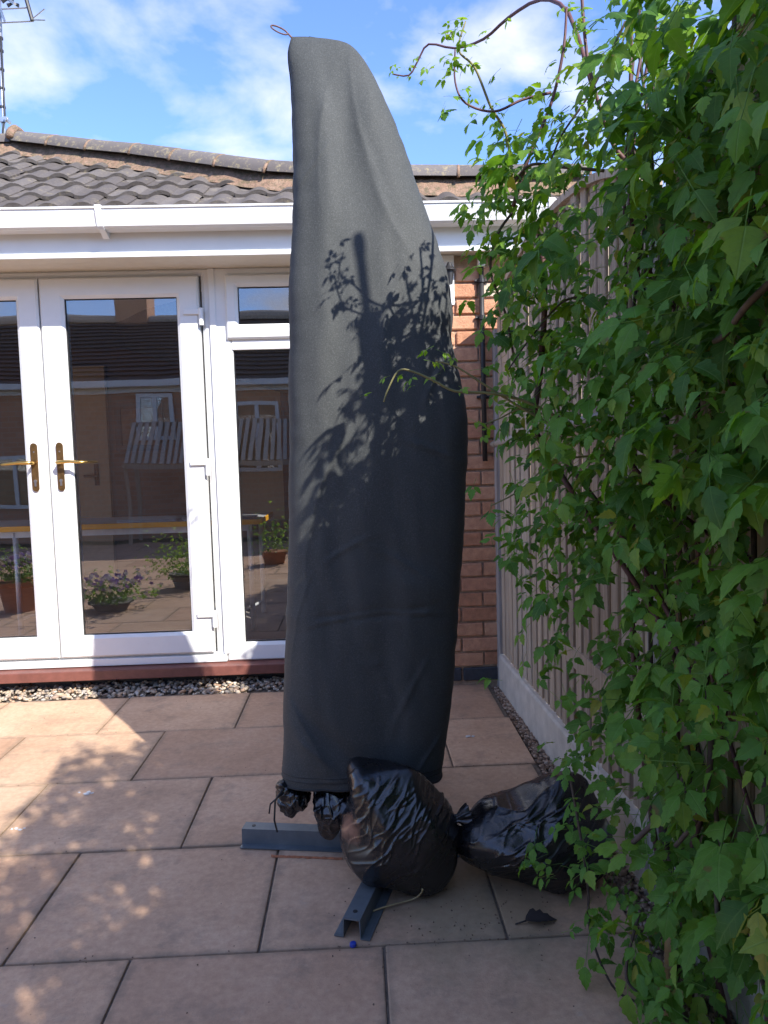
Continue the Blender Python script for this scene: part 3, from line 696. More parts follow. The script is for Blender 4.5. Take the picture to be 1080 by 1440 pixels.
part('pole', G().tube([(pc[0], pc[1]+.02, .03), (pc[0], pc[1]+.02, 2.0)], .035, 16), 'steel', par, True)
hat = [(-.046, 0), (-.021, 0), (-.019, .046), (.019, .046), (.021, 0), (.046, 0), (.046, .003), (.0236, .003), (.0218, .049), (-.0218, .049), (-.0236, .003), (-.046, .003)]
for (ex, ey) in ((-.378, 2.215), (-.045, 1.722), (.215, 2.66), (.55, 2.06)):
    d_ = Vector((ex-pc[0], ey-pc[1], 0)).normalized()*.02
    arm = part('base_arm', G().extrude(hat, (ex, ey, .002), (pc[0]-d_.x*-2, pc[1]-d_.y*-2, .002)), 'steel', par)
    q = Vector((ex, ey, .0535))-d_*1.6
    part('bolt_hole', G().tube([q+Vector((0, 0, -.003)), q+Vector((0, 0, -.0012))], .006, 10), 'rubber_black', arm)
rs = thing('rust_flake_strip', (-.22, 2.13, 0), 'thin strip of orange rust lying along the sideways base arm', 'rust')
g = G(); n_ = 60
for k in range(n_):
    t = k/(n_-1); x = -.285+t*.21; y = 2.118-(t*.21)*.16; w1 = .005+.004*MN.noise(Vector((x*60, 2, 1))); w2 = .006+.005*MN.noise(Vector((x*70, 9, 1)))
    g.v += [(x, y-w1, .0015), (x, y, .006+.002*MN.noise(Vector((x*90, 3, 3)))), (x, y+w2, .0015)]
    if k: i = (k-1)*3; g.f += [(i, i+3, i+4, i+1), (i+1, i+4, i+5, i+2)]
part('flakes', g, 'rust', rs)

# ------------------------------------------------------------------ black sacks
def sack(name, center, sil, dep, fold, seed, label, matn='bag', ncr=70, region=None, nu=300, nv=200, floor=True, lump=.04, nfac=46, fac=(.93, 1.04), ch=.0055, spread=.22, soft=60):
    """film over loose contents: flat facets with sharp edges, then single creases running along `fold`"""
    rg = np.random.default_rng(int(seed*100)); c = Vector(center); S = Vector((seed*3.7, seed*1.3, seed*5.1))
    tab = sorted((math.atan2(z, x), math.hypot(x, z)) for x, z in sil)
    tab = [(tab[-2][0]-2*math.pi, tab[-2][1]), (tab[-1][0]-2*math.pi, tab[-1][1])]+tab+[(tab[0][0]+2*math.pi, tab[0][1]), (tab[1][0]+2*math.pi, tab[1][1])]
    ph = np.arange(nu)*2*math.pi/nu; rho = np.array([sint(tab, a if a <= math.pi else a-2*math.pi) for a in ph])
    th = np.arange(nv+1)*math.pi/nv; T, P = np.meshgrid(th, ph, indexing='ij'); sn = np.sin(T)**.85
    D = np.stack([np.cos(P)*sn, -np.sign(np.cos(T))*np.abs(np.cos(T))**.9, np.sin(P)*sn], -1).reshape(-1, 3); D /= np.linalg.norm(D, axis=1, keepdims=True)+1e-9
    RHO = np.broadcast_to(rho, T.shape).reshape(-1)
    N = rg.normal(size=(nfac, 3)); N[:, 1] = -np.abs(N[:, 1])*np.where(rg.random(nfac) < .75, 1, -1); N /= np.linalg.norm(N, axis=1, keepdims=True); H = rg.uniform(fac[0], fac[1], nfac)
    Q = H[None]/np.maximum(D@N.T, .03); k = -np.log(np.exp(-soft*np.minimum(Q, 3)).sum(1)+np.exp(-soft*1.06))/soft
    k *= 1+lump*np.array([MN.noise(Vector(d)*1.6+S) for d in D])
    X = np.stack([D[:, 0]*RHO, D[:, 1]*dep, D[:, 2]*RHO], -1)*k[:, None]
    f0 = math.atan2(fold[1], fold[0]); out_ = np.zeros(len(X)); R_ = float(rho.mean())
    for _ in range(ncr):
        cx, cz = rg.uniform(-1, 1)*R_*1.15, rg.uniform(-1, 1)*R_*1.05
        if region and rg.random() > region(cx, cz): continue
        a_ = f0+rg.normal()*spread; L = rg.uniform(.35, 1.0)*R_*.62; w_ = rg.uniform(.0028, .0062); h = ch*rg.uniform(.5, 1.3)
        ex, ez = X[:, 0]-cx, X[:, 2]-cz; al = ex*math.cos(a_)+ez*math.sin(a_); pe = -ex*math.sin(a_)+ez*math.cos(a_)+rg.normal()*2.2*al*al+rg.normal()*.004*np.sin(al*60)
        out_ += h*(np.exp(-np.abs(pe)/w_)-.5*np.exp(-(pe/(3.2*w_))**2))*np.clip(1-(al/L)**2, 0, 1)
    X += D*out_[:, None]
    X += np.array([c.x, c.y, c.z])
    if floor:
        lo = X[:, 2] < .012; kz = X[lo, 2]-.012; X[lo, 2] = np.maximum(.002, .012+kz*.10)
    g = G(); g.v = [tuple(map(float, q)) for q in X]
    for i in range(nv):
        for j in range(nu):
            a = i*nu+j; b = i*nu+(j+1) % nu; g.f.append((a, a+nu, b+nu, b))
    t = thing(name, (c.x, c.y, 0), label, 'bin bag', 'black bin bags round the parasol base')
    part('sack', g, matn, t, True)
    return t
def neck(t, tip, d, m, sc=1.0):
    tip = Vector(tip); d = Vector(d).normalized(); a1 = d.cross(Vector((0, 1, .2))).normalized(); a2 = d.cross(a1); g = G(); n_ = 36
    for k, (u, r_) in enumerate(((-.05, .050), (-.02, .026), (0, .013), (.012, .012), (.03, .024), (.05, .034), (.058, .036))):
        for j in range(n_):
            an = 2*math.pi*j/n_; rr_ = r_*sc*(1+.32*math.sin(an*7+k*.3)+.2*MN.noise(Vector((an*2, k*.6, 3))))
            g.v.append(tuple(tip+d*u*sc+a1*rr_*math.cos(an)+a2*rr_*math.sin(an)))
    for k in range(6):
        for j in range(n_): a = k*n_+j; b = k*n_+(j+1) % n_; g.f.append((a, b, b+n_, a+n_))
    part('tied_neck', g, m, t, True)
px = .00183
SIL1 = [(x*px, -y*px) for x, y in ((-64, -98), (-35, -101), (-5, -98), (22, -88), (48, -68), (70, -42), (82, -10), (84, 30), (76, 66), (45, 92), (0, 94), (-45, 80), (-76, 52), (-83, 25), (-78, -5), (-69, -48))]
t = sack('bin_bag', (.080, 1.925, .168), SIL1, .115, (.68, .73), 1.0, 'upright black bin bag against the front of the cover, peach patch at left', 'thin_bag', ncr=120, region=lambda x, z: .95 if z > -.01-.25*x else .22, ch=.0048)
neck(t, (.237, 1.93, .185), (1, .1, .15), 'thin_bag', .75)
px = .00190
SIL2 = [(x*px, -y*px) for x, y in ((-96, -20), (-62, -42), (-20, -56), (20, -68), (56, -80), (84, -74), (108, -36), (116, 12), (104, 52), (70, 74), (15, 66), (-45, 48), (-92, 26), (-104, 2))]
t = sack('bin_bag', (.438, 1.945, .125), SIL2, .140, (.88, .46), 2.0, 'slumped black bin bag lying beside the fence, half behind leaves', 'bag', ncr=95, region=lambda x, z: .9 if x > -.08 else .5, ch=.0062, nfac=30, fac=(.88, 1.04), spread=.16)
neck(t, (.258, 1.93, .150), (-1, -.25, .25), 'bag', .8)
sack('bin_bag', (-.212, 2.075, .190), [(x*.0021, -y*.0021) for x, y in ((-22, -18), (0, -30), (22, -22), (24, 5), (8, 22), (-4, 32), (-16, 16), (-24, 2))], .050, (.3, 1), 3.0, 'small crumpled black bag hanging under the left corner of the cover', 'bag', ncr=60, nu=130, nv=90, floor=False, nfac=16, fac=(.62, 1.0), ch=.005, spread=.9, lump=.2)
sack('bin_bag', (-.100, 2.05, .172), [(x*.0021, -y*.0021) for x, y in ((-34, -30), (0, -36), (32, -30), (32, 10), (18, 38), (-4, 44), (-22, 22), (-34, -6))], .065, (.5, 1), 4.0, 'crumpled black bag hanging below the cover hem beside the upright bag', 'bag', ncr=70, nu=150, nv=100, floor=False, nfac=18, fac=(.62, 1.0), ch=.006, spread=.9, lump=.2)
tg = thing('cord_toggle', (-.262, 2.06, .16), 'black drawcord ends dangling at the left corner of the cover', 'cord')
part('cord', G().tube([(-.235, 2.05, .235), (-.258, 2.045, .205), (-.262, 2.04, .15), (-.255, 2.04, .115)], .0028, 6).tube([(-.236, 2.05, .225), (-.272, 2.045, .195), (-.276, 2.04, .17)], .0024, 6), 'black_piping', tg, True)

# ------------------------------------------------------------------ fence
def fx(y): return .700+(3.70-y)*.0286
fence = thing('garden_fence', (fx(1.5), 1.5, 0), 'weathered wooden fence with arched panel tops along the right side', 'fence')
FB = []
for s in range(4):
    FB.append(random.Random(s))
def panel(ya, yb, seed):
    pn = part('fence_panel', G().box((fx(ya)+.034, yb+.01, 1.46), (fx(ya)+.062, ya-.01, 1.53)), 'fence_wood', fence)
    part('rail', G().box((fx(ya)+.034, yb+.01, .42), (fx(ya)+.062, ya-.01, .49)), 'fence_wood', pn)
    r = random.Random(seed); y = ya-.040; ym = (ya+yb)/2; hl = (ya-yb)/2
    cap = []; k = 0
    while y-.05 > yb:
        front = k % 2 == 0; w_ = r.uniform(.050, .058) if front else r.uniform(.054, .062); yc = y-w_/2; u = (yc-ym)/hl
        zt = 1.72+.30*math.sqrt(max(.0, 1-u*u))
        x = fx(yc)+(0 if front else .0150)+r.uniform(-.002, .002); t0, t1 = r.uniform(.010, .013), r.uniform(.012, .016)
        g = G(); tw = r.gauss(0, .0018)
        for z in (.172, .9, zt):
            sx = tw*(z-.17)+(r.gauss(0, .0012) if z > .2 else 0); sy = r.gauss(0, .0012)
            g.v += [(x+sx+.016-t0, y-w_+sy, z), (x+sx+.016-t1, y+sy, z), (x+sx+.016, y+sy, z), (x+sx+.016, y-w_+sy, z)]
        for q in (0, 4): g.f += [(q, q+1, q+5, q+4), (q+1, q+2, q+6, q+5), (q+2, q+3, q+7, q+6), (q+3, q, q+4, q+7)]
        g.f += [(8, 9, 10, 11), (3, 2, 1, 0)]
        part('fence_board', g, 'fence_wood', pn, bevel=.0022, seg=1)
        if front: cap.append(Vector((x+.010, yc, zt+.010)))
        y -= w_-.015; k += 1
    # bent capping strip over the arch
    g = G()
    for k, p in enumerate(cap):
        for (a, b) in ((-.022, -.012), (.030, -.012), (.030, .012), (-.022, .012)): g.v.append((p.x+a, p.y, p.z+b))
        if k:
            i = (k-1)*4
            for j in range(4): g.f.append((i+j, i+(j+1) % 4, i+4+(j+1) % 4, i+4+j))
    g.f += [(0, 1, 2, 3), tuple(len(g.v)-4+q for q in (3, 2, 1, 0))]
    part('capping', g, 'fence_wood', pn)
YP = [3.665, 1.835, .005, -1.825, -3.3]
for a, b in zip(YP, YP[1:]): panel(a, b, int(a*100))
for y in YP:
    part('fence_post', G().box((fx(y)-.012, y-.038, -.03), (fx(y)+.062, y+.034, 1.775)), 'grey_post', fence, bevel=.006)
for a, b in zip(YP, YP[1:]):
    g = G(); 
    for y in (a-.042, b+.038):
        for (u, z) in ((-.014, -.05), (.040, -.05), (.040, .165), (-.006, .165), (-.014, .155)): g.v.append((fx(y)+u, y, z))
    g.f = [(0, 1, 2, 3, 4), (9, 8, 7, 6, 5)]+[(k, (k+1) % 5, 5+(k+1) % 5, 5+k) for k in range(5)]
    part('gravel_board', g, 'concrete', fence, bevel=.003)
pl = thing('weathered_pole', (.70, 2.9, 1.26), 'grey horizontal pole tied across the fence under the climber', 'pole')
part('shaft', G().tube([(fx(3.6)-.035, 3.58, 1.215), (fx(3.1)-.035, 3.1, 1.235), (fx(2.5)-.035, 2.55, 1.255), (fx(1.9)-.035, 1.9, 1.27)], .016, 10), 'grey_post', pl, True)
part('sleeve', G().tube([(fx(3.1)-.035, 2.98, 1.239), (fx(3.1)-.035, 2.45, 1.258)], .021, 12), 'grey_post', pl, True)
bc = thing('bamboo_cane', (.66, 1.42, 0), 'tan bamboo cane standing among the leaves near the fence base', 'cane')
part('cane', G().tube([(.60, 1.40, 0), (.603, 1.405, .08), (.606, 1.41, .15), (.61, 1.415, .23)], [.011, .0105, .0105, .010], 10).tube([(.604, 1.404, .12), (.605, 1.405, .126)], .0125, 10), 'bamboo', bc, True)
fp = thing('feeder_pole', (.845, .90, 0), 'slim feeder pole behind the fence whose shadow falls on the cover', 'pole')
part('pole', G().tube([(.845, .90, 0), (.845, .90, 2.82)], .012, 10), 'rubber_black', fp, True)
part('cap', G().tube([(.845, .90, 2.80), (.845, .90, 2.84), (.845, .90, 2.86)], [.013, .015, .012], 12), 'rubber_black', fp, True)
part('feeder', G().box((.825, .88, 2.50), (.865, .92, 2.5995)).box((.817, .872, 2.60), (.873, .928, 2.606)), 'fence_wood', fp)

# ------------------------------------------------------------------ climber
def leaflet(g, base, d, nrm, L, wid, droop, fold, curl=0):
    """toothed pointed leaflet; d = direction, nrm = upward normal"""
    d = Vector(d).normalized(); nrm = Vector(nrm); s = d.cross(nrm).normalized(); nrm = s.cross(d).normalized()
    g.tw = getattr(g, 'tw', [])
    def P(t, w_): 
        g.tw.append((t, abs(w_), 0))
        dz = -droop*t*t+fold*abs(w_)*1.0 - curl*abs(w_)**2*6
        return tuple(Vector(base)+d*(t*L*(1-.12*droop*t))+s*(w_*L)+nrm*(dz*L))
    i = len(g.v)
    mid = [0, .22, .46, .70, 1.0]
    outl = [(.07, .13*wid), (.24, .30*wid), (.36, .335*wid), (.42, .25*wid), (.56, .30*wid), (.63, .19*wid), (.76, .185*wid), (.80, .12*wid)]
    for t in mid: g.v.append(P(t, 0))
    for sg in (1, -1):
        for t, w_ in outl: g.v.append(P(t, sg*w_))
    for sg, o in ((1, 5), (-1, 13)):
        F_ = [(0, o, 1), (o, o+1, 1), (1, o+1, o+2), (1, o+2, o+3), (1, o+3, 2), (2, o+3, o+4), (2, o+4, o+5), (2, o+5, 3), (3, o+5, o+6), (3, o+6, o+7), (3, o+7, 4)]
        g.f += [tuple(i+k for k in (f if sg > 0 else f[::-1])) for f in F_]
def leafgeo(seed):
    r = random.Random(seed); g = G()
    dr = r.uniform(.15, .55); fo = r.uniform(-.05, .38); cu = r.choice([0, 0, .25])
    # leaf lies in XY plane, tip along +Y, up +Z ; unit size = terminal leaflet length
    leaflet(g, (0, .36, -.02), (0, 1, -.1-dr*.25), (0, 0, 1), 1.0*r.uniform(.92, 1.08), r.uniform(.82, 1.05), dr, fo, cu)
    for sg in (1, -1):
        a = R(r.uniform(48, 78)); leaflet(g, (sg*.07, .07, 0), (sg*math.sin(a), math.cos(a), -.05-r.uniform(0, .3)), (sg*r.uniform(-.1, .3), 0, 1), r.uniform(.72, .9), r.uniform(.85, 1.05), dr*r.uniform(.6, 1.3), fo*r.uniform(.6, 1.4), cu)
    # stalk: thin three-sided
    g.tube([(0, -.9, .10), (0, -.4, .08), (0, .05, 0), (0, .38, -.02)], [.018, .016, .014, .012], 3, False)
    g.tw += [(0, 0, 1)]*(len(g.v)-len(g.tw)); return g
LG = [leafgeo(s) for s in range(12)]
def set_tw(me, tw):
    at = me.attributes.new('lf', 'FLOAT_VECTOR', 'POINT'); at.data.foreach_set('vector', [c for q in tw for c in q])
LM = []
for g in LG:
    me = bpy.data.meshes.new('leaf'); me.from_pydata(g.v, [], g.f); me.materials.append(M['leaf']); set_tw(me, g.tw); me.polygons.foreach_set('use_smooth', [True]*len(me.polygons)); LM.append(me)
plant = thing('climbing_plant', (.70, 1.5, 0), 'tall leafy green climber with purple stems covering the right fence', 'climbing plant')
def topz(y): return interp([(-1.2, 2.3), (-.6, 2.50), (.0, 2.62), (.45, 2.55), (.62, 2.02), (1.02, 2.02), (1.18, 2.22), (1.35, 2.15), (1.6, 2.06), (2.0, 1.98), (2.3, 2.03), (2.6, 1.9)], y)
def ymax(z): return interp([(0, 1.62), (.35, 1.70), (.7, 1.74), (1.1, 1.76), (1.45, 1.74), (1.8, 1.72), (2.1, 1.72)], z)
def prot(y, z): 
    p = interp([(0, .27), (.4, .26), (.9, .31), (1.2, .36), (1.5, .41), (1.75, .43), (1.9, .38), (2.05, .28), (2.3, .18), (2.6, .12)], z)
    return p*interp([(-1, .55), (.85, .55), (1.1, .72), (1.4, .93), (1.6, 1.0), (2.4, 1.0)], y)
leaves = []
rl = random.Random(21)
def add_leaf(p, size, out, r=rl, tip=None, sunlit_young=False):  # last flag picks the leaf colour lightened as if in sun
    nrm = Vector((out*r.uniform(.1, .9)+r.gauss(0, .25), -r.uniform(-.35, .8), r.uniform(.35, 1.3))).normalized()
    td = tip or Vector((out*r.uniform(.0, .9)+r.gauss(0, .35), r.gauss(-.05, .7), -r.uniform(.15, 1.1)))
    td = (td-nrm*td.dot(nrm)).normalized(); sx = td.cross(nrm).normalized()
    mt = Matrix((( sx.x, td.x, nrm.x, p[0]), (sx.y, td.y, nrm.y, p[1]), (sx.z, td.z, nrm.z, p[2]), (0, 0, 0, 1))) @ Matrix.Scale(size, 4)
    leaves.append((mt, r.randrange(len(LM)), sunlit_young))
tries = 0
while len(leaves) < 4200 and tries < 90000:
    tries += 1
    y = rl.uniform(.55, 2.45) if rl.random() < .72 else rl.uniform(-1.0, .55); z = rl.uniform(.03, 2.56)
    if z > topz(y)+.08*MN.noise(Vector((y*5, 3, 1))) or y > ymax(z)+.16*MN.noise(Vector((z*6, 1, 8))): continue
    P = prot(y, z); u = rl.random()**.75
    den = .48+1.15*MN.noise(Vector((y*4.6, z*4.6, u*1.5+5)))
    den += interp([(0, -.02), (.5, -.04), (1.0, .0), (1.35, .16), (1.6, .22), (2.2, .22)], z)
    if y < .6: den += .25
    if rl.random() > den: continue
    x = fx(y)-.02-P*u*(1+.35*MN.noise(Vector((y*7, z*7, 2))))
    if z > 1.42 and .85 < y < 1.5 and x < .60 and MN.noise(Vector((y*9, z*9, 4))) > -.02: continue
    add_leaf((x, y, z), (rl.uniform(.048, .080) if rl.random() < .45 else rl.uniform(.026, .046))*(1.1 if y < 1.2 else .92 if y < 1.5 else .8), -1, sunlit_young=(z > 1.45 and rl.random() < (.75 if y > 1.6 else .35)))
for _ in range(640):
    z = rl.uniform(.9, 1.88); y = rl.uniform(1.15, ymax(z)+.05)
    if MN.noise(Vector((y*6, z*5, 3))) < -.22: continue
    if z > 1.42 and y < 1.5 and MN.noise(Vector((y*9, z*9, 4))) > -.02: continue
    add_leaf((fx(y)-.02-prot(y, z)*rl.uniform(.4, 1.12), y, z), rl.uniform(.022, .042), -1, sunlit_young=z > 1.4 and rl.random() < .7)
for _ in range(330):
    z = rl.uniform(1.1, 1.8); y = rl.uniform(.78, 1.3)
    add_leaf((fx(y)-.02-.30*rl.random(), y, z), rl.uniform(.03, .06), -1, sunlit_young=rl.random() < .3)
# leaves lying close against the boards
for _ in range(1000):
    z = rl.uniform(.25, 1.95); y = rl.uniform(.80, 1.78)
    if MN.noise(Vector((y*5, z*4, 11))) < interp([(.3, .12), (1.0, .0), (1.5, -.3)], z): continue
    add_leaf((fx(y)-rl.uniform(.03, .13), y, z), rl.uniform(.036, .066), -1)
# foliage growing over the top of the fence and a little behind it
for _ in range(1300):
    y = rl.uniform(-1.1, .6) if rl.random() < .88 else rl.uniform(.6, 2.1); z = rl.uniform(1.75, topz(y)); add_leaf((fx(y)+rl.uniform(-.04, .22), y, z), rl.uniform(.032, .055), rl.choice([-1, -1, 1]))
stems = []
def bez(pts, n_=24):
    out_ = []; P = [Vector(p) for p in pts]; k = len(P)
    for i in range(k-1):
        p0, p1, p2, p3 = P[max(i-1, 0)], P[i], P[i+1], P[min(i+2, k-1)]
        for j in range(n_//(k-1)+1):
            t = j/(n_//(k-1)+1); out_.append(.5*((2*p1)+(p2-p0)*t+(2*p0-5*p1+4*p2-p3)*t*t+(3*p1-p0-3*p2+p3)*t**3))
    out_.append(P[-1]); return out_
def stem(pts, r0, r1, m, parent=plant):
    c = bez(pts); n_ = len(c)
    return part('stem', G().tube(c, [r0+(r1-r0)*i/(n_-1) for i in range(n_)], 6), m, parent, True), c
# woody stems climbing the fence
rs_ = random.Random(5)
for k in range(15):
    y = rs_.uniform(.75, 1.75); p = [Vector((fx(y)-rs_.uniform(.02, .10), y, .0))]; yy = y; z = 0
    lean = rs_.uniform(-.25, .55)
    while z < 1.9:
        dz_ = rs_.uniform(.25, .42); z += dz_; yy += lean*dz_+rs_.gauss(0, .06); p.append(Vector((fx(yy)-rs_.uniform(.02, .11), min(yy, ymax(z)), z)))
    stem(p, rs_.uniform(.0045, .0085), .0035, 'vine_purple' if rs_.random() < .45 else 'vine_brown')
def spray(c, n_, smin, smax, seed, sunlit_young=False, spread=.03):
    r = random.Random(seed)
    for _ in range(n_):
        p = c[min(len(c)-1, int(len(c)*r.random()**.7))]+Vector((r.gauss(0, spread), r.gauss(0, spread*.6), r.gauss(0, spread)))
        add_leaf(p, r.uniform(smin, smax), -1, r, tip=Vector((r.gauss(0, 1), r.gauss(0, .4), r.gauss(-.3, .8))), sunlit_young=sunlit_young)
LONG = [   # stems of the climber, points in metres
 ([(0.508, 1.55, 1.897), (0.503, 1.7, 2.135), (0.478, 1.85, 2.254), (0.432, 2.0, 2.298), (0.388, 2.12, 2.31), (0.326, 2.24, 2.35), (0.256, 2.3, 2.394), (0.225, 2.32, 2.358), (0.197, 2.33, 2.32), (0.148, 2.34, 2.329)], 0.00495, 0.00225, 'vine_purple', 16),
 ([(0.367, 1.677, 1.715), (0.401, 1.677, 1.814), (0.45, 1.66, 1.927), (0.473, 1.643, 2.029), (0.481, 1.643, 2.117)], 0.00495, 0.0027, 'vine_purple', 16),
 ([(0.599, 1.502, 1.709), (0.548, 1.52, 1.765), (0.525, 1.537, 1.835), (0.498, 1.555, 1.962), (0.486, 1.555, 2.093)], 0.00495, 0.0036, 'vine_purple', 14),
 ([(0.368, 1.677, 1.753), (0.354, 1.677, 1.868), (0.317, 1.66, 1.921), (0.281, 1.643, 1.994), (0.247, 1.643, 2.031), (0.263, 1.643, 2.089)], 0.0036, 0.0018, 'vine_green', 20),
 ([(0.445, 1.643, 1.941), (0.383, 1.643, 1.927), (0.321, 1.643, 1.903), (0.26, 1.643, 1.921), (0.238, 1.643, 1.965), (0.238, 1.635, 2.027)], 0.00315, 0.0018, 'vine_purple', 20),
 ([(0.537, 1.573, 1.75), (0.452, 1.59, 1.765), (0.393, 1.625, 1.783), (0.361, 1.66, 1.752)], 0.0036, 0.0027, 'vine_brown', 12),
 ([(0.557, 1.502, 2.008), (0.497, 1.537, 1.891), (0.448, 1.573, 1.823), (0.426, 1.607, 1.765)], 0.0027, 0.0018, 'vine_brown', 16),
 ([(0.451, 1.607, 1.238), (0.372, 1.6, 1.278), (0.293, 1.59, 1.297), (0.216, 1.583, 1.303), (0.17, 1.579, 1.326), (0.125, 1.576, 1.346), (0.095, 1.573, 1.347), (0.071, 1.573, 1.306), (0.063, 1.573, 1.283)], 0.00378, 0.00162, 'vine_green', 8),
 ([(0.451, 1.607, 1.215), (0.356, 1.6, 1.268), (0.279, 1.593, 1.317), (0.218, 1.59, 1.356), (0.176, 1.59, 1.368)], 0.00315, 0.00162, 'vine_green', 8),
 ([(0.467, 1.607, 1.222), (0.374, 1.607, 1.263), (0.311, 1.607, 1.242), (0.264, 1.607, 1.227)], 0.00252, 0.00135, 'vine_green', 6),
 ([(0.563, 1.607, 1.479), (0.475, 1.625, 1.5), (0.4, 1.643, 1.428), (0.343, 1.643, 1.352)], 0.0027, 0.0018, 'vine_brown', 10),
 ([(0.533, 1.573, 1.158), (0.435, 1.607, 1.146), (0.357, 1.615, 1.085), (0.293, 1.615, 1.053)], 0.0027, 0.0018, 'vine_green', 11),
 ([(0.364, 1.677, 1.7), (0.331, 1.677, 1.654), (0.317, 1.695, 1.581), (0.352, 1.712, 1.489), (0.37, 1.712, 1.392)], 0.0036, 0.0027, 'vine_brown', 6),
 ([(0.427, 1.677, 1.652), (0.435, 1.677, 1.512), (0.423, 1.677, 1.354), (0.409, 1.677, 1.227), (0.441, 1.66, 1.161)], 0.0072, 0.0063, 'vine_purple', 3),
 ([(0.431, 1.643, 1.161), (0.501, 1.573, 1.021), (0.555, 1.51, 0.921), (0.613, 1.468, 0.808), (0.653, 1.38, 0.708)], 0.0063, 0.0054, 'vine_purple', 3),
 ([(0.46, 1.643, 1.16), (0.532, 1.573, 1.036), (0.593, 1.51, 0.919), (0.649, 1.45, 0.781)], 0.0054, 0.0054, 'vine_purple', 2),
 ([(0.536, 1.537, 1.188), (0.613, 1.502, 1.083), (0.689, 1.474, 1.009), (0.751, 1.45, 0.966), (0.767, 1.4, 0.944)], 0.0054, 0.0045, 'vine_purple', 3),
 ([(0.635, 1.502, 1.14), (0.701, 1.485, 1.081), (0.759, 1.468, 1.0), (0.795, 1.45, 0.936)], 0.0045, 0.0045, 'vine_brown', 2),
 ([(0.642, 1.502, 1.096), (0.709, 1.485, 1.044), (0.774, 1.468, 0.992)], 0.0036, 0.0036, 'vine_brown', 0),
 ([(0.449, 1.573, 0.471), (0.476, 1.537, 0.245), (0.472, 1.502, 0.139), (0.512, 1.485, 0.029), (0.559, 1.468, -0.0)], 0.00315, 0.0027, 'vine_brown', 9),
 ([(0.541, 1.4, 0.248), (0.512, 1.4, 0.115), (0.547, 1.38, 0.075), (0.575, 1.36, 0.067)], 0.00315, 0.00315, 'vine_brown', 5),
 ([(0.589, 1.3, 0.636), (0.589, 1.3, 0.575), (0.558, 1.32, 0.493), (0.512, 1.36, 0.411)], 0.0054, 0.0054, 'vine_brown', 1),
 ([(0.611, 1.25, 0.667), (0.607, 1.25, 0.59), (0.6, 1.28, 0.497), (0.578, 1.32, 0.423)], 0.0054, 0.0045, 'vine_brown', 2),
 ([(0.541, 0.95, 1.378), (0.535, 1.0, 1.357), (0.546, 1.08, 1.332), (0.55, 1.12, 1.328)], 0.0054, 0.0045, 'vine_brown', 2),
 ([(0.569, 1.2, 0.475), (0.594, 1.2, 0.423), (0.6, 1.2, 0.346)], 0.0045, 0.0045, 'vine_brown', 0),
]
for i, (pp, r0, r1, mm, nl) in enumerate(LONG):
    s_, c = stem(pp, r0, r1, mm)
    small = i < 10
    if nl: spray(c[len(c)//5:], nl, .012 if small else .026, .026 if small else .05, 100+i, sunlit_young=small, spread=.022 if small else .04)
# sprigs reaching out over the far fence panel and the edge of the growth
SPRIGS = [(0.335, 1.695, 1.659), (0.355, 1.695, 1.705), (0.349, 1.712, 1.79), (0.369, 1.712, 1.521), (0.391, 1.695, 1.611), (0.335, 1.677, 1.853), (0.396, 1.677, 1.699), (0.419, 1.643, 1.733), (0.4, 1.677, 1.45), (0.382, 1.643, 1.289), (0.366, 1.625, 0.997), (0.401, 1.607, 0.959), (0.442, 1.59, 0.834), (0.394, 1.59, 0.788), (0.452, 1.573, 0.711), (0.47, 1.537, 0.422), (0.438, 1.537, 0.36), (0.455, 1.52, 0.272), (0.488, 1.502, 0.218), (0.566, 1.05, 0.82), (0.537, 1.1, 0.806), (0.513, 1.2, 0.727)]
for k, sp_ in enumerate(SPRIGS):
    r = random.Random(300+k); c0 = Vector(sp_)
    for _ in range(11):
        add_leaf(c0+Vector((r.gauss(0, .05), r.gauss(0, .05), r.gauss(0, .055))), r.uniform(.024, .046), -1, r)
# the largest in the view become leaves of their own, the rest one mass
def view_size(mt):
    p = mt.translation-Vector((0, 0, CAM_H)); d = p.dot(cf_)
    if d < .3: return 0
    x = p.dot(cr_)/d*F_PX; y = p.dot(cu_)/d*F_PX
    if abs(x) > 560 or abs(y) > 740: return 0
    s = mt.to_scale().x/d
    return s*(1.0+.9*max(0, (fx(p.y)-p.x-.10)))
order = sorted(range(len(leaves)), key=lambda i: -view_size(leaves[i][0]))
for i in order[:300]:
    mt, k, yg = leaves[i]; obj('leaf', LM[k], plant, mtx=mt)
for yg_, mn_ in ((True, 'sunlit_young_leaf'), (False, 'leaf_stuff')):  # first mass carries the painted sunlight in its leaf colour
    g = G(); tw_ = []
    for i in order[300:]:
        mt, k, yg = leaves[i]
        if yg == yg_: g.add(LG[k].v, LG[k].f, mt); tw_.extend(LG[k].tw)
    me = bpy.data.meshes.new('foliage'); me.from_pydata(g.v, [], g.f); me.materials.append(M[mn_]); set_tw(me, tw_)
    for p in me.polygons: p.use_smooth = True
    tag(obj('sunlit_young_foliage' if yg_ else 'foliage', me, plant), kind='stuff')
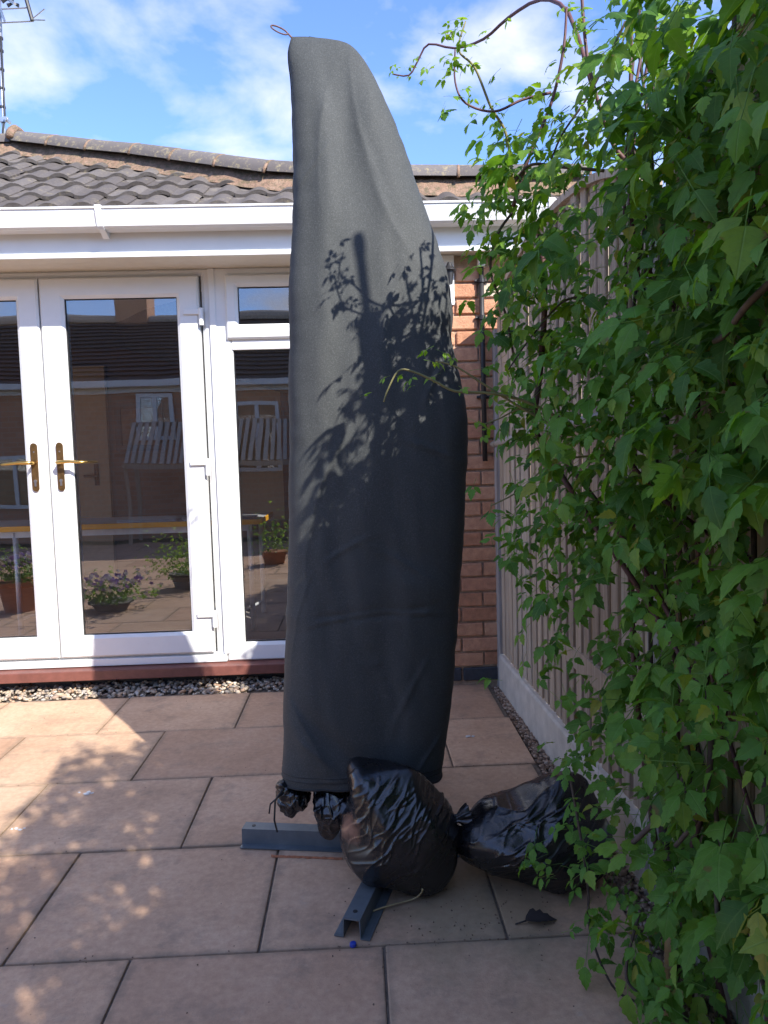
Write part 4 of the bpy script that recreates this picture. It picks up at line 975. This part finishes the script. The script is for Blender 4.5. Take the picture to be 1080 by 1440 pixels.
# ------------------------------------------------------------------ small things on the paving
st_ = thing('straw_stalk', (.1, 1.85, 0), 'dry straw stalk lying in front of the upright bin bag', 'straw')
part('stalk', G().tube(bez([(-.035, 1.80, .006), (.04, 1.83, .010), (.115, 1.855, .012), (.135, 1.835, .040), (.137, 1.815, .062)], 16), .0022, 6), 'straw', st_, True)
dl = thing('dead_leaf', (.43, 1.756, 0), 'curled dark dead leaf on the slab by the climber', 'leaf')
g = G(); leaflet(g, (.385, 1.745, .010), (1, .1, 0), (0, 0, 1), .085, 1.0, .1, .45); g.tube([(.388, 1.745, .010), (.360, 1.742, .004)], .002, 5)
part('blade', g, 'dead_leaf', dl, True)
cp_ = thing('bottle_cap', (-.04, 1.697, 0), 'tiny blue plastic cap beside the front base arm', 'cap')
part('cap', G().tube([(-.042, 1.697, .001), (-.042, 1.697, .008), (-.042, 1.697, .0095)], [.0085, .008, .006], 12), 'blue_plastic', cp_)
for (x, y, lb) in ((-.998, 2.60, 'small white chip on the sunlit slab near the cover shadow'), (-1.125, 2.36, 'small white chip on the sunlit paving at the left picture edge'), (.44, 2.98, 'pale smear of grit on the slab right of the cover')):
    g = G()
    for _ in range(7):
        s = rnd.uniform(.003, .008); g.add(*(lambda B: (B.v, B.f))(G().box((-s, -s*.7, 0), (s, s*.7, s*.3))), Matrix.Translation((x+rnd.gauss(0, .010), y+rnd.gauss(0, .006), .0025)) @ Matrix.Rotation(rnd.uniform(0, 3), 4, 'Z'))
    t = thing('stone_chip', (x, y, 0), lb, 'stone chip'); part('chips', g, 'paper', t)
# crumbs of dirt on the slabs
g = G(); rr = random.Random(77)
for _ in range(560):
    x = rr.uniform(-1.6, .62); y = rr.uniform(1.2, 3.66)
    if rr.random() < .5: x = rr.gauss(.25, .22); y = rr.gauss(1.80, .10)
    if rr.random() < .45:
        k = rr.randrange(-1, 4); y = PY0+SD*k+rr.gauss(0, .004)
    if x > .64: continue
    s = rr.uniform(.0006, .0020); g.add(*(lambda B: (B.v, B.f))(G().box((-s, -s*.7, 0), (s, s*.7, s*.8))), Matrix.Translation((x, y, .0012)) @ Matrix.Rotation(rr.uniform(0, 3), 4, 'Z'))
tag(part('dirt_crumbs', g, 'dark_mortar'), 'dark crumbs of soil scattered over the paving', 'dirt', kind='stuff')

# ------------------------------------------------------------------ room contents seen through the glass
tb = thing('folding_table', (-1.4, 4.75, .135), 'grey table with bright orange edging inside the glass doors', 'table')
TZ = .80
part('tabletop', G().box((-2.60, 4.46, TZ-.006), (-.585, 5.05, TZ+.016)), 'table_grey', tb, bevel=.003)
part('edging', G().box((-2.60, 4.449, TZ-.012), (-.585, 4.4595, TZ+.020)).box((-.5845, 4.449, TZ-.012), (-.573, 5.05, TZ+.020)), 'orange_edge', tb, bevel=.003)
part('frame_rail', G().box((-2.55, 4.475, TZ-.050), (-.64, 4.50, TZ-.012)).box((-2.55, 5.0, TZ-.050), (-.64, 5.025, TZ-.012)), 'table_grey', tb)
for x in (-.655, -2.05):
    for y in (4.489, 5.0):
        part('leg', G().tube([(x, y, TZ-.02), (x, y, .14)], .016, 10), 'table_grey', tb, True)
    part('brace', G().tube([(x, 4.489, .22), (x-.12, 4.75, .20), (x, 5.0, .22)], .010, 8), 'table_grey', tb)
for (x0, x1, y0, y1, h, lb) in ((-1.48, -1.10, 4.55, 4.80, .012, 'loose sheets of pale paper on the table in the main door'), (-1.08, -.86, 4.52, 4.75, .018, 'grey folded sheets on the table next to the loose papers'), (-.86, -.62, 4.50, 4.72, .010, 'thin pale booklet on the right end of the table')):
    t = thing('paper_stack', ((x0+x1)/2, y0, TZ+.016), lb, 'paper'); g = G()
    for k in range(3): g.box((x0+rnd.uniform(0, .03), y0+rnd.uniform(0, .02), TZ+.017+k*h/3+k*.001), (x1-rnd.uniform(0, .03), y1, TZ+.017+(k+1)*h/3))
    part('sheets', g, 'paper', t)
pf = thing('picture_frame', (-1.78, 6.37, 1.2), 'dark framed picture on the far wall inside the room', 'picture')
part('frame', G().box((-2.02, 6.36, 1.28), (-1.62, 6.398, 1.33)).box((-2.02, 6.36, 1.64), (-1.62, 6.398, 1.69)).box((-2.02, 6.36, 1.33), (-1.97, 6.398, 1.64)).box((-1.67, 6.36, 1.33), (-1.62, 6.398, 1.64)), 'dark_wood', pf)
part('picture', G().box((-1.97, 6.375, 1.33), (-1.67, 6.392, 1.64)), 'picture', pf)
wm = thing('wardrobe_mirror', (-.8, 6.3, .14), 'tall dark wooden mirror frame against the room wall behind the window', 'mirror')
part('frame', G().box((-1.06, 6.33, .6), (-1.0, 6.385, 1.9)).box((-.62, 6.33, .6), (-.56, 6.385, 1.9)).box((-1.0, 6.33, 1.84), (-.62, 6.385, 1.9)).box((-1.0, 6.33, .6), (-.62, 6.385, .66)), 'dark_wood', wm)
part('panel', G().box((-1.0, 6.36, .66), (-.62, 6.38, 1.84)), 'cream_door', wm)

# ------------------------------------------------------------------ garden behind the viewer (seen mirrored in the glass)
nh = thing('neighbour_house', (-2.5, -4.2, 0), 'brown brick neighbouring house mirrored in the door glass', 'house')
part('wall', G().box((-9, -4.4, -.03), (4, -4.2, 2.45)), 'far_brick', nh)
part('gutter', G().box((-9, -4.12, 2.36), (4, -4.0, 2.46)).box((-9, -4.19, 2.28), (4, -4.17, 2.46)), 'upvc', nh, bevel=.01)
g = G(); 
for x in (-9, 4): g.v += [(x, -4.05, 2.45), (x, -6.35, 3.84), (x, -8.6, 2.45)]
g.f = [(0, 3, 4, 1), (1, 4, 5, 2)]
nr = part('roof', g, 'tile', nh)
for k in range(16):
    t = k/16; part('tile_course', G().box((-9, -4.03-2.3*(t+.045), 2.468+1.39*t), (4, -4.03-2.3*t, 2.476+1.39*t)), 'tile', nr)
part('ridge', G().tube([(-9, -6.35, 3.84), (4, -6.35, 3.84)], .10, 10), 'canopy_tan', nr)
part('chimney', G().box((-4.30, -6.75, 3.3), (-3.72, -6.2, 4.75)), 'brick', nr, bevel=.02)
for (x0, x1, za, zb) in ((-3.40, -2.84, 1.55, 2.26), (-5.9, -4.75, .55, 1.35), (-1.9, -1.2, 1.0, 2.1), (.6, 1.9, 1.0, 2.1)):
    wv_ = part('window', G().box((x0, -4.199, za), (x1, -4.15, za+.06)).box((x0, -4.199, zb-.06), (x1, -4.15, zb)).box((x0, -4.199, za+.06), (x0+.06, -4.15, zb-.06)).box((x1-.06, -4.199, za+.06), (x1, -4.15, zb-.06)).box(((x0+x1)/2-.03, -4.199, za+.06), ((x0+x1)/2+.03, -4.15, zb-.06)), 'upvc', nh)
    g = G(); g.v = [(x0+.05, -4.17, za+.05), (x1-.05, -4.17, za+.05), (x1-.05, -4.17, zb-.05), (x0+.05, -4.17, zb-.05)]; g.f = [(0, 3, 2, 1)]; part('pane', g, 'glass', wv_)
cn = thing('slatted_canopy', (-2.2, -3.3, 0), 'tan slatted canopy in front of the mirrored house', 'canopy')
for k in range(26):
    x = -3.25+k*.092; part('slat', G().extrude([(-.030, 0), (.030, 0), (.026, .018), (-.026, .018)], (x, -3.02, 1.17), (x, -3.55, 1.78)), 'canopy_tan', cn)
part('rail', G().box((-3.32, -3.60, 1.73), (-.86, -3.555, 1.79)).box((-3.32, -3.06, 1.10), (-.86, -3.02, 1.165)), 'fence_wood', cn)
for x in (-3.28, -.90): part('post', G().box((x-.03, -3.07, 0), (x+.03, -3.061, 1.10)).box((x-.03, -3.62, 0), (x+.03, -3.601, 1.73)), 'fence_wood', cn)
def potted(name, x, y, r, h, fh, fw, seed, label, flowers=0, potm='terracotta', nleaf=160, lm='leaf_stuff', ls=.03):
    t = thing(name, (x, y, 0), label, 'plant pot', 'pots left of the viewer'); rr = random.Random(seed)
    g = G().tube([(x, y, .002), (x, y, h*.85), (x, y, h*.86), (x, y, h), (x, y, h-.02)], [r*.72, r*.95, r*1.06, r*1.06, r*.9], 20); part('pot', g, potm, t)
    g = G()
    for _ in range(nleaf):
        d = Vector((rr.gauss(0, .45), rr.gauss(0, .45), abs(rr.gauss(.35, .35)))); p = Vector((x+d.x*fw, y+d.y*fw, h+d.z*fh))
        nrm = Vector((rr.gauss(0, .6), rr.gauss(0, .6), 1)).normalized(); td = Vector((d.x, d.y, rr.gauss(0, .4))).normalized(); td = (td-nrm*td.dot(nrm)).normalized(); sx = td.cross(nrm)
        mt = Matrix(((sx.x, td.x, nrm.x, p.x), (sx.y, td.y, nrm.y, p.y), (sx.z, td.z, nrm.z, p.z), (0, 0, 0, 1))) @ Matrix.Scale(rr.uniform(.7, 1.3)*ls, 4)
        k = rr.randrange(len(LG)); g.add(LG[k].v, LG[k].f, mt)
    part('leaf_mass', g, lm, t, True).__setitem__('kind', 'stuff')
    if flowers:
        g = G()
        for _ in range(flowers):
            d = Vector((rr.gauss(0, .5), rr.gauss(0, .5), rr.uniform(.5, 1.0))); p = Vector((x+d.x*fw, y+d.y*fw, h+d.z*fh)); i = len(g.v)
            g.v.append(tuple(p))
            for q in range(10):
                a = 2*math.pi*q/10; s = .022 if q % 2 else .014; g.v.append((p.x+s*math.cos(a), p.y+s*.7*math.sin(a)+.006, p.z+s*math.sin(a)*.9))
            g.f += [(i, i+1+q, i+1+(q+1) % 10) for q in range(10)]
        part('flowers', g, 'petal', t).__setitem__('kind', 'stuff')
potted('flower_pot', -2.02, 1.65, .17, .07, .20, .30, 1, 'low pot of violet and white flowers mirrored in the main door', 110, potm='render_grey', nleaf=330)
potted('shrub_pot', -1.62, .72, .16, .14, .34, .34, 2, 'green bushy shrub in a pot mirrored in the main door', 0, potm='render_grey', nleaf=520, ls=.026, lm='sunlit_young_leaf')
potted('flower_pot', -2.80, 1.55, .17, .24, .22, .20, 3, 'terracotta pot of violet flowers mirrored in the left door', 90, nleaf=300)
potted('shrub_pot', -.95, -.6, .15, .16, .40, .30, 4, 'small green shrub pot mirrored in the side window', 0, nleaf=220)
